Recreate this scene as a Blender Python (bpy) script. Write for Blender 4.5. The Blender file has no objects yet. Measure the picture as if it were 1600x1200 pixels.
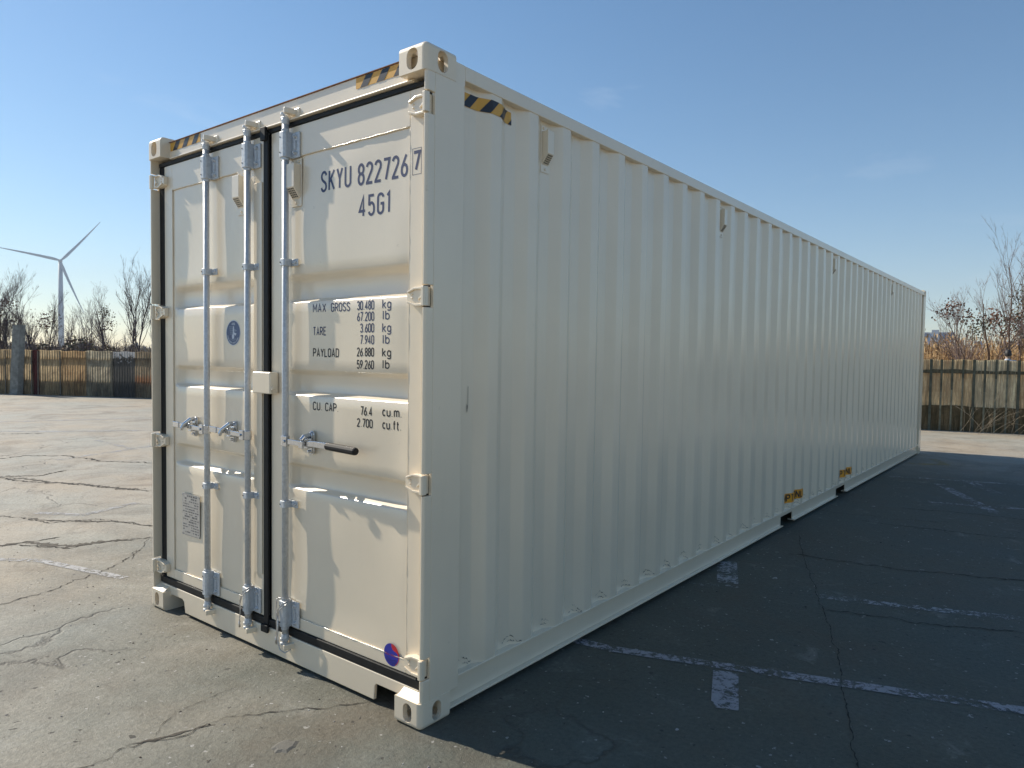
import bpy, bmesh, math, random
import numpy as np
from mathutils import Vector, Matrix, Euler

S = bpy.context.scene
C = bpy.data.collections.new("place")
S.collection.children.link(C)
R = math.radians
PI = math.pi

# ------------------------------------------------------------------ camera
cam = bpy.data.cameras.new("camera")
cam_o = bpy.data.objects.new("camera", cam)
C.objects.link(cam_o)
cam_o.location = (4.59718, -2.06844, 1.60034)
cam_o.rotation_euler = (1.529193, -0.015358, 0.648987)
cam.sensor_fit = 'HORIZONTAL'
cam.sensor_width = 36.0
cam.lens = 1110.0547 / 1600 * 36.0
cam.shift_x = -38.4494 / 1600
cam.shift_y = 5.5407 / 1600
cam.clip_start = 0.05
cam.clip_end = 9000
S.camera = cam_o

# ------------------------------------------------------------------ light
SUN_EL = R(38.0)
SUN_TRAVEL = R(9.5)                 # heading (from +x towards +y) the sunlight travels
to_sun = Vector((-math.cos(SUN_TRAVEL) * math.cos(SUN_EL), -math.sin(SUN_TRAVEL) * math.cos(SUN_EL), math.sin(SUN_EL)))
SKY_STRENGTH = 0.094
W = bpy.data.worlds.new("World")
S.world = W
W.use_nodes = True
wn, wl = W.node_tree.nodes, W.node_tree.links
wn.clear()
wo = wn.new("ShaderNodeOutputWorld")
bg = wn.new("ShaderNodeBackground")
sky = wn.new("ShaderNodeTexSky")
sky.sky_type = 'NISHITA'
sky.sun_disc = False
sky.sun_elevation = SUN_EL
# blender: rotation 0 puts the sun at +Y, positive turns towards +X
sky.sun_rotation = math.atan2(to_sun.x, to_sun.y)
sky.altitude = 0
sky.air_density = 1.0
sky.dust_density = 0.15
sky.ozone_density = 1.3
# faint wisps of cloud
tc = wn.new("ShaderNodeTexCoord")
mp = wn.new("ShaderNodeMapping"); mp.inputs['Scale'].default_value = (2.2, 2.2, 7.0)
nz = wn.new("ShaderNodeTexNoise"); nz.inputs['Scale'].default_value = 1.6; nz.inputs['Detail'].default_value = 7; nz.inputs['Roughness'].default_value = .6; nz.inputs['Distortion'].default_value = .6
rp = wn.new("ShaderNodeValToRGB"); rp.color_ramp.elements[0].position = .60; rp.color_ramp.elements[1].position = .90
rp.color_ramp.elements[0].color = (0, 0, 0, 1); rp.color_ramp.elements[1].color = (.24, .24, .24, 1)
mx = wn.new("ShaderNodeMix"); mx.data_type = 'RGBA'
mx.inputs['B'].default_value = (7.5, 7.8, 8.2, 1)
wl.new(tc.outputs['Generated'], mp.inputs['Vector']); wl.new(mp.outputs[0], nz.inputs['Vector'])
wl.new(nz.outputs['Fac'], rp.inputs['Fac']); wl.new(rp.outputs['Color'], mx.inputs['Factor'])
hs = wn.new('ShaderNodeHueSaturation'); hs.inputs['Saturation'].default_value = 1.20; hs.inputs['Hue'].default_value = .496
wl.new(sky.outputs['Color'], hs.inputs['Color']); wl.new(hs.outputs['Color'], mx.inputs['A']); wl.new(mx.outputs['Result'], bg.inputs['Color'])
bg.inputs['Strength'].default_value = SKY_STRENGTH
wl.new(bg.outputs[0], wo.inputs['Surface'])

sl = bpy.data.lights.new("sun", 'SUN')
sl.energy = 4.8
sl.angle = R(0.55)
sl.color = (1.0, 0.91, 0.77)
so = bpy.data.objects.new("sun", sl)
C.objects.link(so)
so.rotation_euler = (-to_sun).to_track_quat('-Z', 'Y').to_euler()
so.location = (-20, -5, 30)

S.view_settings.view_transform = 'Standard'
S.view_settings.look = 'None'
S.view_settings.exposure = 0.47
S.view_settings.gamma = 1.0

# ------------------------------------------------------------------ helpers
def tag(o, label=None, cat=None, group=None, kind=None):
    if label: o['label'] = label
    if cat: o['category'] = cat
    if group: o['group'] = group
    if kind: o['kind'] = kind
    return o

def empty(name, loc=(0, 0, 0), rz=0.0, parent=None):
    o = bpy.data.objects.new(name, None)
    o.empty_display_size = .2
    C.objects.link(o)
    o.location = loc
    o.rotation_euler = (0, 0, rz)
    if parent: o.parent = parent
    return o

class MB:
    """collects faces, then links them as ONE mesh object"""
    def __init__(s): s.v = []; s.f = []; s.m = []
    def face(s, pts, mi=0):
        b = len(s.v); s.v += [tuple(p) for p in pts]; s.f.append(tuple(range(b, b + len(pts)))); s.m.append(mi)
    def add(s, verts, faces, mi=0):
        b = len(s.v); s.v += [tuple(p) for p in verts]
        for f in faces: s.f.append(tuple(b + i for i in f)); s.m.append(mi)
    def box(s, x0, x1, y0, y1, z0, z1, mi=0):
        s.add([(x0,y0,z0),(x1,y0,z0),(x1,y1,z0),(x0,y1,z0),(x0,y0,z1),(x1,y0,z1),(x1,y1,z1),(x0,y1,z1)],
              [(0,3,2,1),(4,5,6,7),(0,1,5,4),(1,2,6,5),(2,3,7,6),(3,0,4,7)], mi)
    def prism(s, poly, axis, a, b, mi=0):
        """poly: 2d points (ccw seen from +axis); axis 0/1/2; extruded a..b"""
        n = len(poly)
        def P(p, t):
            if axis == 0: return (t, p[0], p[1])
            if axis == 1: return (p[0], t, p[1])
            return (p[0], p[1], t)
        v = [P(p, a) for p in poly] + [P(p, b) for p in poly]
        f = [tuple(range(n))[::-1], tuple(range(n, 2 * n))] + [(i, (i + 1) % n, n + (i + 1) % n, n + i) for i in range(n)]
        s.add(v, f, mi)
    def tube(s, pts, rad, n=8, mi=0, cap=True):
        pts = [Vector(p) for p in pts]
        if not hasattr(rad, '__len__'): rad = [rad] * len(pts)
        b = len(s.v)
        ref = None
        for i, p in enumerate(pts):
            d = (pts[min(i + 1, len(pts) - 1)] - pts[max(i - 1, 0)])
            if d.length < 1e-9: d = Vector((0, 0, 1))
            d.normalize()
            if ref is None:
                ref = d.orthogonal().normalized()
            else:
                ref = ref - d * ref.dot(d)
                ref = ref.normalized() if ref.length > 1e-6 else d.orthogonal().normalized()
            q = d.cross(ref)
            for k in range(n):
                a = 2 * PI * k / n
                s.v.append(tuple(p + (ref * math.cos(a) + q * math.sin(a)) * rad[i]))
        for i in range(len(pts) - 1):
            for k in range(n):
                k2 = (k + 1) % n
                s.f.append((b + i * n + k, b + i * n + k2, b + (i + 1) * n + k2, b + (i + 1) * n + k)); s.m.append(mi)
        if cap:
            s.f.append(tuple(b + k for k in range(n))[::-1]); s.m.append(mi)
            s.f.append(tuple(b + (len(pts) - 1) * n + k for k in range(n))); s.m.append(mi)
    def grid(s, P, mi=0):
        """P[i][j] -> quads"""
        b = len(s.v); ni = len(P); nj = len(P[0])
        for r in P: s.v += [tuple(p) for p in r]
        for i in range(ni - 1):
            for j in range(nj - 1):
                s.f.append((b + i * nj + j, b + i * nj + j + 1, b + (i + 1) * nj + j + 1, b + (i + 1) * nj + j)); s.m.append(mi)
    def build(s, name, mats, parent=None, smooth=False, bevel=0, seg=2, fix=False, wn=False):
        me = bpy.data.meshes.new(name)
        me.from_pydata(s.v, [], s.f)
        if not isinstance(mats, (list, tuple)): mats = [mats]
        for m in mats: me.materials.append(m)
        if len(mats) > 1: me.polygons.foreach_set('material_index', s.m)
        if fix:
            bm = bmesh.new(); bm.from_mesh(me); bmesh.ops.recalc_face_normals(bm, faces=bm.faces); bm.to_mesh(me); bm.free()
        if smooth: me.polygons.foreach_set('use_smooth', [True] * len(me.polygons))
        me.update()
        o = bpy.data.objects.new(name, me)
        C.objects.link(o)
        if parent: o.parent = parent
        if wn:
            w_ = o.modifiers.new('wn', 'WEIGHTED_NORMAL'); w_.mode = 'FACE_AREA'; w_.weight = 90; w_.keep_sharp = False
        if bevel:
            b = o.modifiers.new('bevel', 'BEVEL'); b.width = bevel; b.segments = seg; b.limit_method = 'ANGLE'; b.angle_limit = R(35)
        return o

def copy_tree(o, parent=None):
    c = o.copy(); C.objects.link(c)
    if parent: c.parent = parent
    for ch in list(o.children): copy_tree(ch, c)
    return c

# ------------------------------------------------------------------ materials
def mat(name):
    m = bpy.data.materials.new(name); m.use_nodes = True
    nt = m.node_tree; nt.nodes.clear()
    out = nt.nodes.new('ShaderNodeOutputMaterial')
    p = nt.nodes.new('ShaderNodeBsdfPrincipled')
    nt.links.new(p.outputs[0], out.inputs['Surface'])
    return m, nt, p, out
def N(nt, t, **kw):
    n = nt.nodes.new(t)
    for k, v in kw.items():
        if k in n.inputs: n.inputs[k].default_value = v
        else: setattr(n, k, v)
    return n
def pos(nt, scale=(1, 1, 1), obj=False):
    if obj:
        t = N(nt, 'ShaderNodeTexCoord'); src = t.outputs['Object']
    else:
        t = N(nt, 'ShaderNodeNewGeometry'); src = t.outputs['Position']
    m = N(nt, 'ShaderNodeMapping'); m.inputs['Scale'].default_value = scale
    nt.links.new(src, m.inputs['Vector'])
    return m.outputs[0]
def noise(nt, vec, scale, detail=4, rough=.5, dist=0.0):
    n = N(nt, 'ShaderNodeTexNoise'); n.inputs['Scale'].default_value = scale; n.inputs['Detail'].default_value = detail
    n.inputs['Roughness'].default_value = rough; n.inputs['Distortion'].default_value = dist
    nt.links.new(vec, n.inputs['Vector']); return n.outputs['Fac']
def ramp(nt, fac, stops):
    r = N(nt, 'ShaderNodeValToRGB'); e = r.color_ramp.elements
    while len(e) < len(stops): e.new(.5)
    for i, (p, c) in enumerate(stops):
        e[i].position = p
        if not hasattr(c, '__len__'): c = (c, c, c)
        e[i].color = (*c, 1)
    nt.links.new(fac, r.inputs['Fac']); return r.outputs['Color']
def mixc(nt, fac, a, b, mode='MIX'):
    m = N(nt, 'ShaderNodeMix', data_type='RGBA', blend_type=mode)
    for k, v in (('Factor', fac), ('A', a), ('B', b)):
        if hasattr(v, 'is_linked') or hasattr(v, 'links'): nt.links.new(v, m.inputs[k])
        elif k == 'Factor': m.inputs[k].default_value = v
        else: m.inputs[k].default_value = (*v, 1)
    return m.outputs['Result']
def math_(nt, op, a, b=0.0, clamp=False):
    m = N(nt, 'ShaderNodeMath', operation=op); m.use_clamp = clamp
    for i, v in enumerate((a, b)):
        if hasattr(v, 'links'): nt.links.new(v, m.inputs[i])
        else: m.inputs[i].default_value = v
    return m.outputs[0]
def bump(nt, p, h, strength=.3, dist=.01):
    b = N(nt, 'ShaderNodeBump'); b.inputs['Strength'].default_value = strength; b.inputs['Distance'].default_value = dist
    nt.links.new(h, b.inputs['Height']); nt.links.new(b.outputs[0], p.inputs['Normal']); return b
def simple(name, col, rough=.5, metal=0.0, var=.12, scale=8, bstr=0.0, bscale=60, spec=None):
    m, nt, p, out = mat(name)
    v = pos(nt)
    n = noise(nt, v, scale, 5, .6)
    a = tuple(c * (1 - var) for c in col); b = tuple(min(1, c * (1 + var)) for c in col)
    nt.links.new(ramp(nt, n, [(.3, a), (.7, b)]), p.inputs['Base Color'])
    p.inputs['Roughness'].default_value = rough; p.inputs['Metallic'].default_value = metal
    if spec is not None: p.inputs['Specular IOR Level'].default_value = spec
    if bstr: bump(nt, p, noise(nt, v, bscale, 3), bstr, .004)
    return m

CREAM = (.82, .705, .535)
def cream_paint(name, col, rough=.36, dirt=True, coat=.8):
    m, nt, p, out = mat(name)
    v = pos(nt)
    big = noise(nt, v, 1.3, 5, .6)
    c = ramp(nt, big, [(.3, tuple(x * .94 for x in col)), (.7, tuple(min(1, x * 1.04) for x in col))])
    if dirt:
        st = noise(nt, pos(nt, (9, 9, .7)), 2.4, 6, .65)
        f = ramp(nt, st, [(.6, 0.0), (.85, .22)])
        c = mixc(nt, f, c, tuple(x * .72 for x in col))
        sp = noise(nt, v, 22, 4, .7)
        f2 = ramp(nt, sp, [(.69, 0.0), (.76, .3)])
        c = mixc(nt, f2, c, (.30, .24, .16))
    nt.links.new(c, p.inputs['Base Color'])
    rr = ramp(nt, noise(nt, v, 5, 4), [(.3, rough - .03), (.7, rough + .05)])
    nt.links.new(rr, p.inputs['Roughness'])
    p.inputs['Specular IOR Level'].default_value = .6
    p.inputs['Coat Weight'].default_value = coat; p.inputs['Coat Roughness'].default_value = .20; p.inputs['Coat IOR'].default_value = 1.6
    h = noise(nt, v, 160, 2)
    bump(nt, p, h, .05, .0012)
    return m
M_CREAM = cream_paint('cream container paint', CREAM)
M_CREAM_CAST = cream_paint('cream paint on cast steel', tuple(c * .98 for c in CREAM), .5, True, .3)
M_ZINC = None
def zinc():
    m, nt, p, out = mat('galvanised steel')
    v = pos(nt)
    vo = N(nt, 'ShaderNodeTexVoronoi'); vo.inputs['Scale'].default_value = 90; nt.links.new(v, vo.inputs['Vector'])
    c = ramp(nt, vo.outputs['Color'], [(0, (.50, .53, .56)), (1, (.64, .67, .70))])
    c = mixc(nt, ramp(nt, noise(nt, pos(nt, (20, 20, 3)), 3, 6, .7), [(.55, 0.), (.75, .5)]), c, (.33, .33, .32))
    nt.links.new(c, p.inputs['Base Color'])
    p.inputs['Metallic'].default_value = .45
    nt.links.new(ramp(nt, noise(nt, v, 30, 4), [(.3, .48), (.7, .64)]), p.inputs['Roughness'])
    return m
M_ZINC = zinc()
M_CHROME = simple('bright zinc plate', (.60, .62, .65), .16, 1.0, .06, 40)
M_RUBBER = simple('black door rubber', (.010, .011, .012), .6, 0, .3, 20, .1, 80, .3)
M_GRIP = simple('black handle grip', (.009, .009, .010), .55, 0, .2, 20, 0, 60, .35)
M_RUST = simple('rusted steel edge', (.22, .095, .05), .8, 0, .4, 25)
M_NAVY = simple('navy lettering', (.030, .042, .115), .45, 0, .1, 6)
M_SLATE = simple('slate navy lettering', (.055, .066, .125), .5, 0, .1, 6)  # blue-grey tone for the upper weight rows
M_BLACK = simple('black lettering', (.016, .014, .016), .5, 0, .1, 6)
M_YEL = simple('yellow label film', (.68, .36, .045), .38, 0, .08, 10)
M_ORANGE = simple('orange label film', (.85, .36, .02), .4, 0, .08, 10)
M_BLK = simple('black label print', (.012, .014, .022), .38, 0, .1, 10)
M_BLUE = simple('blue sticker', (.022, .03, .36), .35, 0, .1, 10)
M_DKBLUE = simple('dark blue sticker print', (.012, .014, .13), .35, 0, .1, 10)
M_RED = simple('red sticker', (.56, .022, .035), .35, 0, .1, 10)
M_MAROON = simple('dull red sticker print', (.22, .03, .16), .4, 0, .1, 10)
M_SEALBLUE = simple('steel blue sticker', (.045, .085, .19), .4, 0, .15, 15)
M_PALE = simple('pale sticker print', (.55, .6, .68), .4, 0, .1, 15)
M_PLATE = simple('aluminium data plate', (.46, .46, .45), .35, .5, .12, 60)
M_PLATETXT = simple('etched plate print', (.13, .13, .14), .5, .2, .2, 60)
M_SCUFF = simple('grey primer showing', (.045, .05, .06), .6, 0, .4, 40)
M_SLOT = simple('dark vent slot', (.05, .04, .03), .8)
M_WIRE = simple('twisted steel cable', (.55, .54, .53), .35, .9, .25, 200)
M_WOODFLOOR = simple('underside steel', (.10, .09, .08), .7)

# ------------------------------------------------------------------ stroke lettering
def arc(cx, cy, rx, ry, a0, a1, n=9):
    return [(cx + rx * math.cos(R(a0 + (a1 - a0) * i / n)), cy + ry * math.sin(R(a0 + (a1 - a0) * i / n))) for i in range(n + 1)]
W_ = .40
r_ = W_ / 2
G = {}
def _glyphs():
    w, r = W_, r_
    O = arc(r, 1 - r, r, r, 0, 180) + arc(r, r, r, r, 180, 360); O.append(O[0])
    G['O'] = G['0'] = (w, [O])
    G['C'] = (w, [arc(r, 1 - r, r, r, 5, 180) + arc(r, r, r, r, 180, 355)])
    G['G'] = (w, [arc(r, 1 - r, r, r, 5, 180) + arc(r, r, r, r, 180, 360) + [(w, .5), (r, .5)]])
    G['S'] = (w, [arc(r, .77, r, .23, 10, 180) + [(.03, .66), (.1, .57), (w - .1, .43), (w - .03, .34)] + arc(r, .23, r, .23, 0, -170)])
    G['U'] = (w, [[(0, 1)] + arc(r, r, r, r, 180, 360) + [(w, 1)]])
    G['D'] = (w, [[(0, 0), (0, 1), (r, 1)] + arc(r, 1 - r, r, r, 90, 0) + arc(r, r, r, r, 0, -90) + [(0, 0)]])
    G['P'] = (w, [[(0, 0), (0, 1), (r, 1)] + arc(r, .74, r, .26, 90, -90) + [(0, .48)]])
    G['R'] = (w, [[(0, 0), (0, 1), (r, 1)] + arc(r, .74, r, .26, 90, -90) + [(0, .48)], [(r, .48), (w, 0)]])
    G['B'] = (w, [[(0, 0), (0, 1), (r, 1)] + arc(r, .76, r, .24, 90, -90) + [(0, .52)], [(r, .52)] + arc(r, .26, r, .26, 90, -90) + [(0, 0)]])
    G['K'] = (w, [[(0, 0), (0, 1)], [(w, 1), (.03, .42)], [(.13, .56), (w, 0)]])
    G['Y'] = (w, [[(0, 1), (r, .48), (r, 0)], [(w, 1), (r, .48)]])
    G['M'] = (.5, [[(0, 0), (0, 1), (.25, .3), (.5, 1), (.5, 0)]])
    G['N'] = (w, [[(0, 0), (0, 1), (w, 0), (w, 1)]])
    G['A'] = (w + .02, [[(0, 0), (r, 1), (w, 0)], [(.06, .3), (w - .06, .3)]])
    G['X'] = (w, [[(0, 0), (w, 1)], [(0, 1), (w, 0)]])
    G['T'] = (w, [[(0, 1), (w, 1)], [(r, 1), (r, 0)]])
    G['E'] = (w - .04, [[(w - .04, 1), (0, 1), (0, 0), (w - .04, 0)], [(0, .52), (w - .1, .52)]])
    G['L'] = (w - .05, [[(0, 1), (0, 0), (w - .05, 0)]])
    G['1'] = (.2, [[(0, .86), (.14, 1), (.14, 0)]])
    G['2'] = (w, [arc(r, .78, r, .22, 170, 0) + [(w - .02, .66), (0, .02), (0, 0), (w, 0)]])
    G['3'] = (w, [arc(r, .77, r, .23, 165, -60) + [(r - .04, .53)], [(r - .04, .53)] + arc(r, .26, r, .26, 75, -165)])
    G['4'] = (w + .03, [[(.3, 0), (.3, 1), (0, .26), (w + .03, .26)]])
    G['5'] = (w, [[(w - .02, 1), (.03, 1), (.02, .56)] + arc(r, .32, r, .30, 130, -10) + arc(r, .23, r, .23, -5, -165)])
    G['6'] = (w, [[(w - .06, 1), (.03, .44)] + arc(r, .27, r, .27, 160, 520, 16)])
    G['7'] = (w, [[(0, 1), (w, 1), (.14, 0)]])
    G['8'] = (w, [arc(r, .76, r * .93, .24, -90, 270, 14), arc(r, .27, r, .27, 90, 450, 14)])
    G['9'] = (w, [[(.06, 0), (w - .03, .56)] + arc(r, .73, r, .27, -20, 340, 16)])
    G['.'] = (.12, [[(.06, .0), (.06, .06)]])
    G[','] = (.1, [[(.02, -.07), (.07, .07)]])
    G['k'] = (.34, [[(0, 0), (0, 1)], [(.32, .68), (.02, .3)], [(.1, .4), (.34, 0)]])
    G['l'] = (.06, [[(.03, 0), (.03, 1)]])
    G['b'] = (.36, [[(0, 0), (0, 1)], arc(.18, .34, .18, .34, 180, -180, 14)])
    G['g'] = (.36, [arc(.18, .36, .18, .33, 0, 360, 14), [(.36, .69), (.36, -.12)] + arc(.18, -.12, .18, .16, 0, -160)])
    G['c'] = (.34, [arc(.17, .36, .17, .34, 45, 315, 12)])
    G['u'] = (.36, [[(0, .7)] + arc(.18, .2, .18, .2, 180, 360) + [(.36, .7)], [(.36, .2), (.36, 0)]])
    G['m'] = (.56, [[(0, 0), (0, .7)], [(0, .5)] + arc(.14, .52, .14, .18, 180, 0) + [(.28, 0)], [(.28, .5)] + arc(.42, .52, .14, .18, 180, 0) + [(.56, 0)]])
    G['f'] = (.26, [[(.1, 0), (.1, .82)] + arc(.22, .82, .12, .16, 180, 90, 4), [(0, .68), (.25, .68)]])
    G['t'] = (.26, [[(.1, .95), (.1, .14)] + arc(.2, .14, .1, .13, 180, 290, 4), [(0, .68), (.25, .68)]])
    G['-'] = (.25, [[(0, .5), (.25, .5)]])
    G[' '] = (.3, [])
_glyphs()

def ribbon(pts, t):
    pts = [Vector((p[0], p[1])) for p in pts]
    q = [pts[0]]
    for p in pts[1:]:
        if (p - q[-1]).length > 1e-5: q.append(p)
    pts = q; n = len(pts); closed = (pts[0] - pts[-1]).length < 1e-4
    L = []; Rr = []
    for i in range(n):
        if closed and i in (0, n - 1): d0 = (pts[0] - pts[-2]).normalized(); d1 = (pts[1] - pts[0]).normalized()
        else:
            d0 = (pts[i] - pts[i - 1]).normalized() if i > 0 else (pts[1] - pts[0]).normalized()
            d1 = (pts[i + 1] - pts[i]).normalized() if i < n - 1 else d0
        d = d0 + d1
        d = d.normalized() if d.length > .3 else d1
        nrm = Vector((-d.y, d.x))
        c = max(.45, nrm.dot(Vector((-d1.y, d1.x))))
        L.append(pts[i] + nrm * t / 2 / c); Rr.append(pts[i] - nrm * t / 2 / c)
    return L, Rr

def text_width(txt, track=.16):
    return sum(G[c][0] + track for c in txt) - track

def letters(mb, txt, u0, v0, h, width, fn, weight=.13, mi=0, track=.16, sub=1, lift=0.0):
    """draw txt from (u0,v0), cap height h, squeezed to `width`; fn maps (u,v,layer)->3d"""
    sx = width / text_width(txt, track)
    x = 0.0
    layer = 0
    for ch in txt:
        gw, strokes = G[ch]
        for st in strokes:
            layer += 1
            t = weight * h
            pts = [((x + p[0]) * sx, p[1] * h) for p in st]
            # keep the stroke inside the cap box
            pts = [(p[0], min(max(p[1], -.3 * h), h)) for p in pts]
            pts = [(p[0], t / 2 + p[1] * (h - t) / h) for p in pts]
            if sub > 1:
                pp = [pts[0]]
                for a, b in zip(pts, pts[1:]):
                    for k in range(1, sub + 1): pp.append((a[0] + (b[0] - a[0]) * k / sub, a[1] + (b[1] - a[1]) * k / sub))
                pts = pp
            L, Rr = ribbon(pts, t)
            P = [[fn(u0 + a.x, v0 + a.y, layer) for a in row] for row in zip(L, Rr)]
            mb.grid(P, mi)
        x += gw + track
    return x * sx

# ================================================================== GROUND
def ground_material():
    m, nt, p, out = mat('weathered asphalt')
    v = pos(nt)
    big = noise(nt, v, .16, 5, .6, .4)
    med = noise(nt, v, 1.7, 6, .65, .3)
    fine = noise(nt, v, 45, 5, .7)
    grit = noise(nt, v, 260, 2, .6)
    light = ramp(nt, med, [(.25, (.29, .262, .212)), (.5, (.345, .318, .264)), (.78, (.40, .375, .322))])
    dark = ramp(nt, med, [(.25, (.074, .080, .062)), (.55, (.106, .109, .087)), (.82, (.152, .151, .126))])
    # dark asphalt by the container, its shade toned into the colour, ragged outline
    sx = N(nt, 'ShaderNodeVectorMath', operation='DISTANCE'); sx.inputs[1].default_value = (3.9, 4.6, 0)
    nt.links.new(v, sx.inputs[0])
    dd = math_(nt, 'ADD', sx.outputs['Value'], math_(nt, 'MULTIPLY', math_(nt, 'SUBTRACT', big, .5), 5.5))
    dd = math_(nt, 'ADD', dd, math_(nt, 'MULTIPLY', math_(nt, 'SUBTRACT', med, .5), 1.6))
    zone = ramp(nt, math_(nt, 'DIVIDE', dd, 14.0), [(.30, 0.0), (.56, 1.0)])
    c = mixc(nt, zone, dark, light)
    # stains
    stn = noise(nt, v, .7, 5, .7, 1.0)
    c = mixc(nt, ramp(nt, stn, [(.50, 0.), (.66, .45)]), c, (.115, .092, .066))
    stn2 = noise(nt, v, 2.6, 6, .72, 1.2)
    c = mixc(nt, ramp(nt, stn2, [(.56, 0.), (.70, .4)]), c, (.12, .102, .076))
    stn3 = noise(nt, v, 3.4, 6, .7, .6)
    c = mixc(nt, ramp(nt, stn3, [(.60, 0.), (.74, .35)]), c, (.40, .385, .345))
    # fine mottling
    m14 = noise(nt, v, 15, 7, .78, .4)
    c = mixc(nt, 1.0, c, ramp(nt, m14, [(.27, .62), (.40, .97), (.60, 1.02), (.78, 1.25)]), 'MULTIPLY')
    c = mixc(nt, .6, c, ramp(nt, noise(nt, v, .55, 4, .6), [(.35, (1.1, .98, .86)), (.5, (1, 1, 1)), (.66, (.88, 1.0, 1.08))]), 'MULTIPLY')
    c = mixc(nt, 1.0, c, ramp(nt, fine, [(.3, .78), (.5, 1.0), (.7, 1.2)]), 'MULTIPLY')
    c = mixc(nt, .7, c, ramp(nt, grit, [(.32, .7), (.5, 1.0), (.7, 1.3)]), 'MULTIPLY')
    # pale chips and dark pits
    for sc, thr, col, rnd in ((5.0, .050, (.46, .45, .44), .45), (13, .085, (.40, .39, .37), .50), (28, .12, (.34, .33, .31), .62), (7, .07, (.03, .027, .024), .56), (19, .12, (.045, .04, .035), .62)):
        vo = N(nt, 'ShaderNodeTexVoronoi'); vo.inputs['Scale'].default_value = sc
        w = N(nt, 'ShaderNodeVectorMath', operation='ADD')
        nn = N(nt, 'ShaderNodeTexNoise'); nn.inputs['Scale'].default_value = sc * 4
        nt.links.new(v, nn.inputs['Vector'])
        sc2 = N(nt, 'ShaderNodeVectorMath', operation='SCALE'); sc2.inputs['Scale'].default_value = .5 / sc
        nn.inputs['Detail'].default_value = 1
        nt.links.new(nn.outputs['Color'], sc2.inputs[0]); nt.links.new(v, w.inputs[0]); nt.links.new(sc2.outputs[0], w.inputs[1])
        nt.links.new(w.outputs[0], vo.inputs['Vector'])
        sep = N(nt, 'ShaderNodeSeparateColor'); nt.links.new(vo.outputs['Color'], sep.inputs[0])
        keep = math_(nt, 'GREATER_THAN', sep.outputs[0], rnd)
        sz = math_(nt, 'MULTIPLY', sep.outputs[1], thr * 1.6)
        f = math_(nt, 'MULTIPLY', math_(nt, 'LESS_THAN', vo.outputs['Distance'], sz), keep)
        c = mixc(nt, math_(nt, 'MULTIPLY', f, .8), c, col)
    # hairline cracks
    wv = N(nt, 'ShaderNodeVectorMath', operation='ADD')
    wn_ = N(nt, 'ShaderNodeTexNoise'); wn_.inputs['Scale'].default_value = 1.2; wn_.inputs['Detail'].default_value = 6
    nt.links.new(v, wn_.inputs['Vector'])
    sc3 = N(nt, 'ShaderNodeVectorMath', operation='SCALE'); sc3.inputs['Scale'].default_value = 1.1
    nt.links.new(wn_.outputs['Color'], sc3.inputs[0]); nt.links.new(v, wv.inputs[0]); nt.links.new(sc3.outputs[0], wv.inputs[1])
    ve = N(nt, 'ShaderNodeTexVoronoi', feature='DISTANCE_TO_EDGE'); ve.inputs['Scale'].default_value = .42
    nt.links.new(wv.outputs[0], ve.inputs['Vector'])
    crk = ramp(nt, ve.outputs['Distance'], [(.0, 1.0), (.006, 0.0)])
    brk = ramp(nt, noise(nt, v, .5, 3), [(.52, 0.), (.60, 1.)])
    ck = math_(nt, 'MULTIPLY', crk, brk)
    c = mixc(nt, math_(nt, 'MULTIPLY', ck, .6), c, (.05, .042, .034))
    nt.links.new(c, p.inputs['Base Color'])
    nt.links.new(ramp(nt, med, [(.3, .58), (.7, .78)]), p.inputs['Roughness'])
    p.inputs['Specular IOR Level'].default_value = .35
    h = math_(nt, 'ADD', math_(nt, 'MULTIPLY', fine, .9), math_(nt, 'MULTIPLY', grit, .35))
    h = math_(nt, 'ADD', h, math_(nt, 'MULTIPLY', m14, 1.6))
    h = math_(nt, 'ADD', h, math_(nt, 'MULTIPLY', noise(nt, v, 4, 4), 1.6))
    h = math_(nt, 'SUBTRACT', h, math_(nt, 'MULTIPLY', ck, 1.5))
    bump(nt, p, h, .55, .014)
    return m
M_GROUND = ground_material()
g = MB()
rings = [0, 4, 10, 25, 60, 150, 400, 900, 1500]
P = []
for r in rings:
    P.append([(r * math.cos(2 * PI * k / 64), r * math.sin(2 * PI * k / 64), 0.0) for k in range(65)])
g.grid(P)
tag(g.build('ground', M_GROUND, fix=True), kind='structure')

# worn white bay markings -------------------------------------------------
def worn_paint(name, col, thr, seed=0.0, scale=26):
    m, nt, p, out = mat(name)
    v = pos(nt)
    mpn = N(nt, 'ShaderNodeMapping'); mpn.inputs['Location'].default_value = (seed, seed * 2, 0); nt.links.new(v, mpn.inputs['Vector'])
    n1 = noise(nt, mpn.outputs[0], scale, 8, .8, .5)
    n2 = noise(nt, mpn.outputs[0], 3.0, 4, .6)
    a = math_(nt, 'ADD', n1, math_(nt, 'MULTIPLY', math_(nt, 'SUBTRACT', n2, .5), .5))
    f = ramp(nt, a, [(thr - .035, 0.), (thr + .035, 1.)])
    cc = ramp(nt, n1, [(.4, tuple(x * .75 for x in col)), (.7, col)])
    nt.links.new(cc, p.inputs['Base Color']); p.inputs['Roughness'].default_value = .75
    tr = N(nt, 'ShaderNodeBsdfTransparent'); ms = N(nt, 'ShaderNodeMixShader')
    nt.links.new(f, ms.inputs[0]); nt.links.new(tr.outputs[0], ms.inputs[1]); nt.links.new(p.outputs[0], ms.inputs[2])
    nt.links.new(ms.outputs[0], out.inputs['Surface'])
    return m
M_MARK = worn_paint('worn white road paint', (.38, .36, .37), .485)
M_MARK_FAINT = worn_paint('nearly worn off road paint', (.40, .40, .40), .51, 3.1)
M_MARK_YEL = worn_paint('worn yellow road paint', (.40, .30, .12), .5, 7.0)
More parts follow.
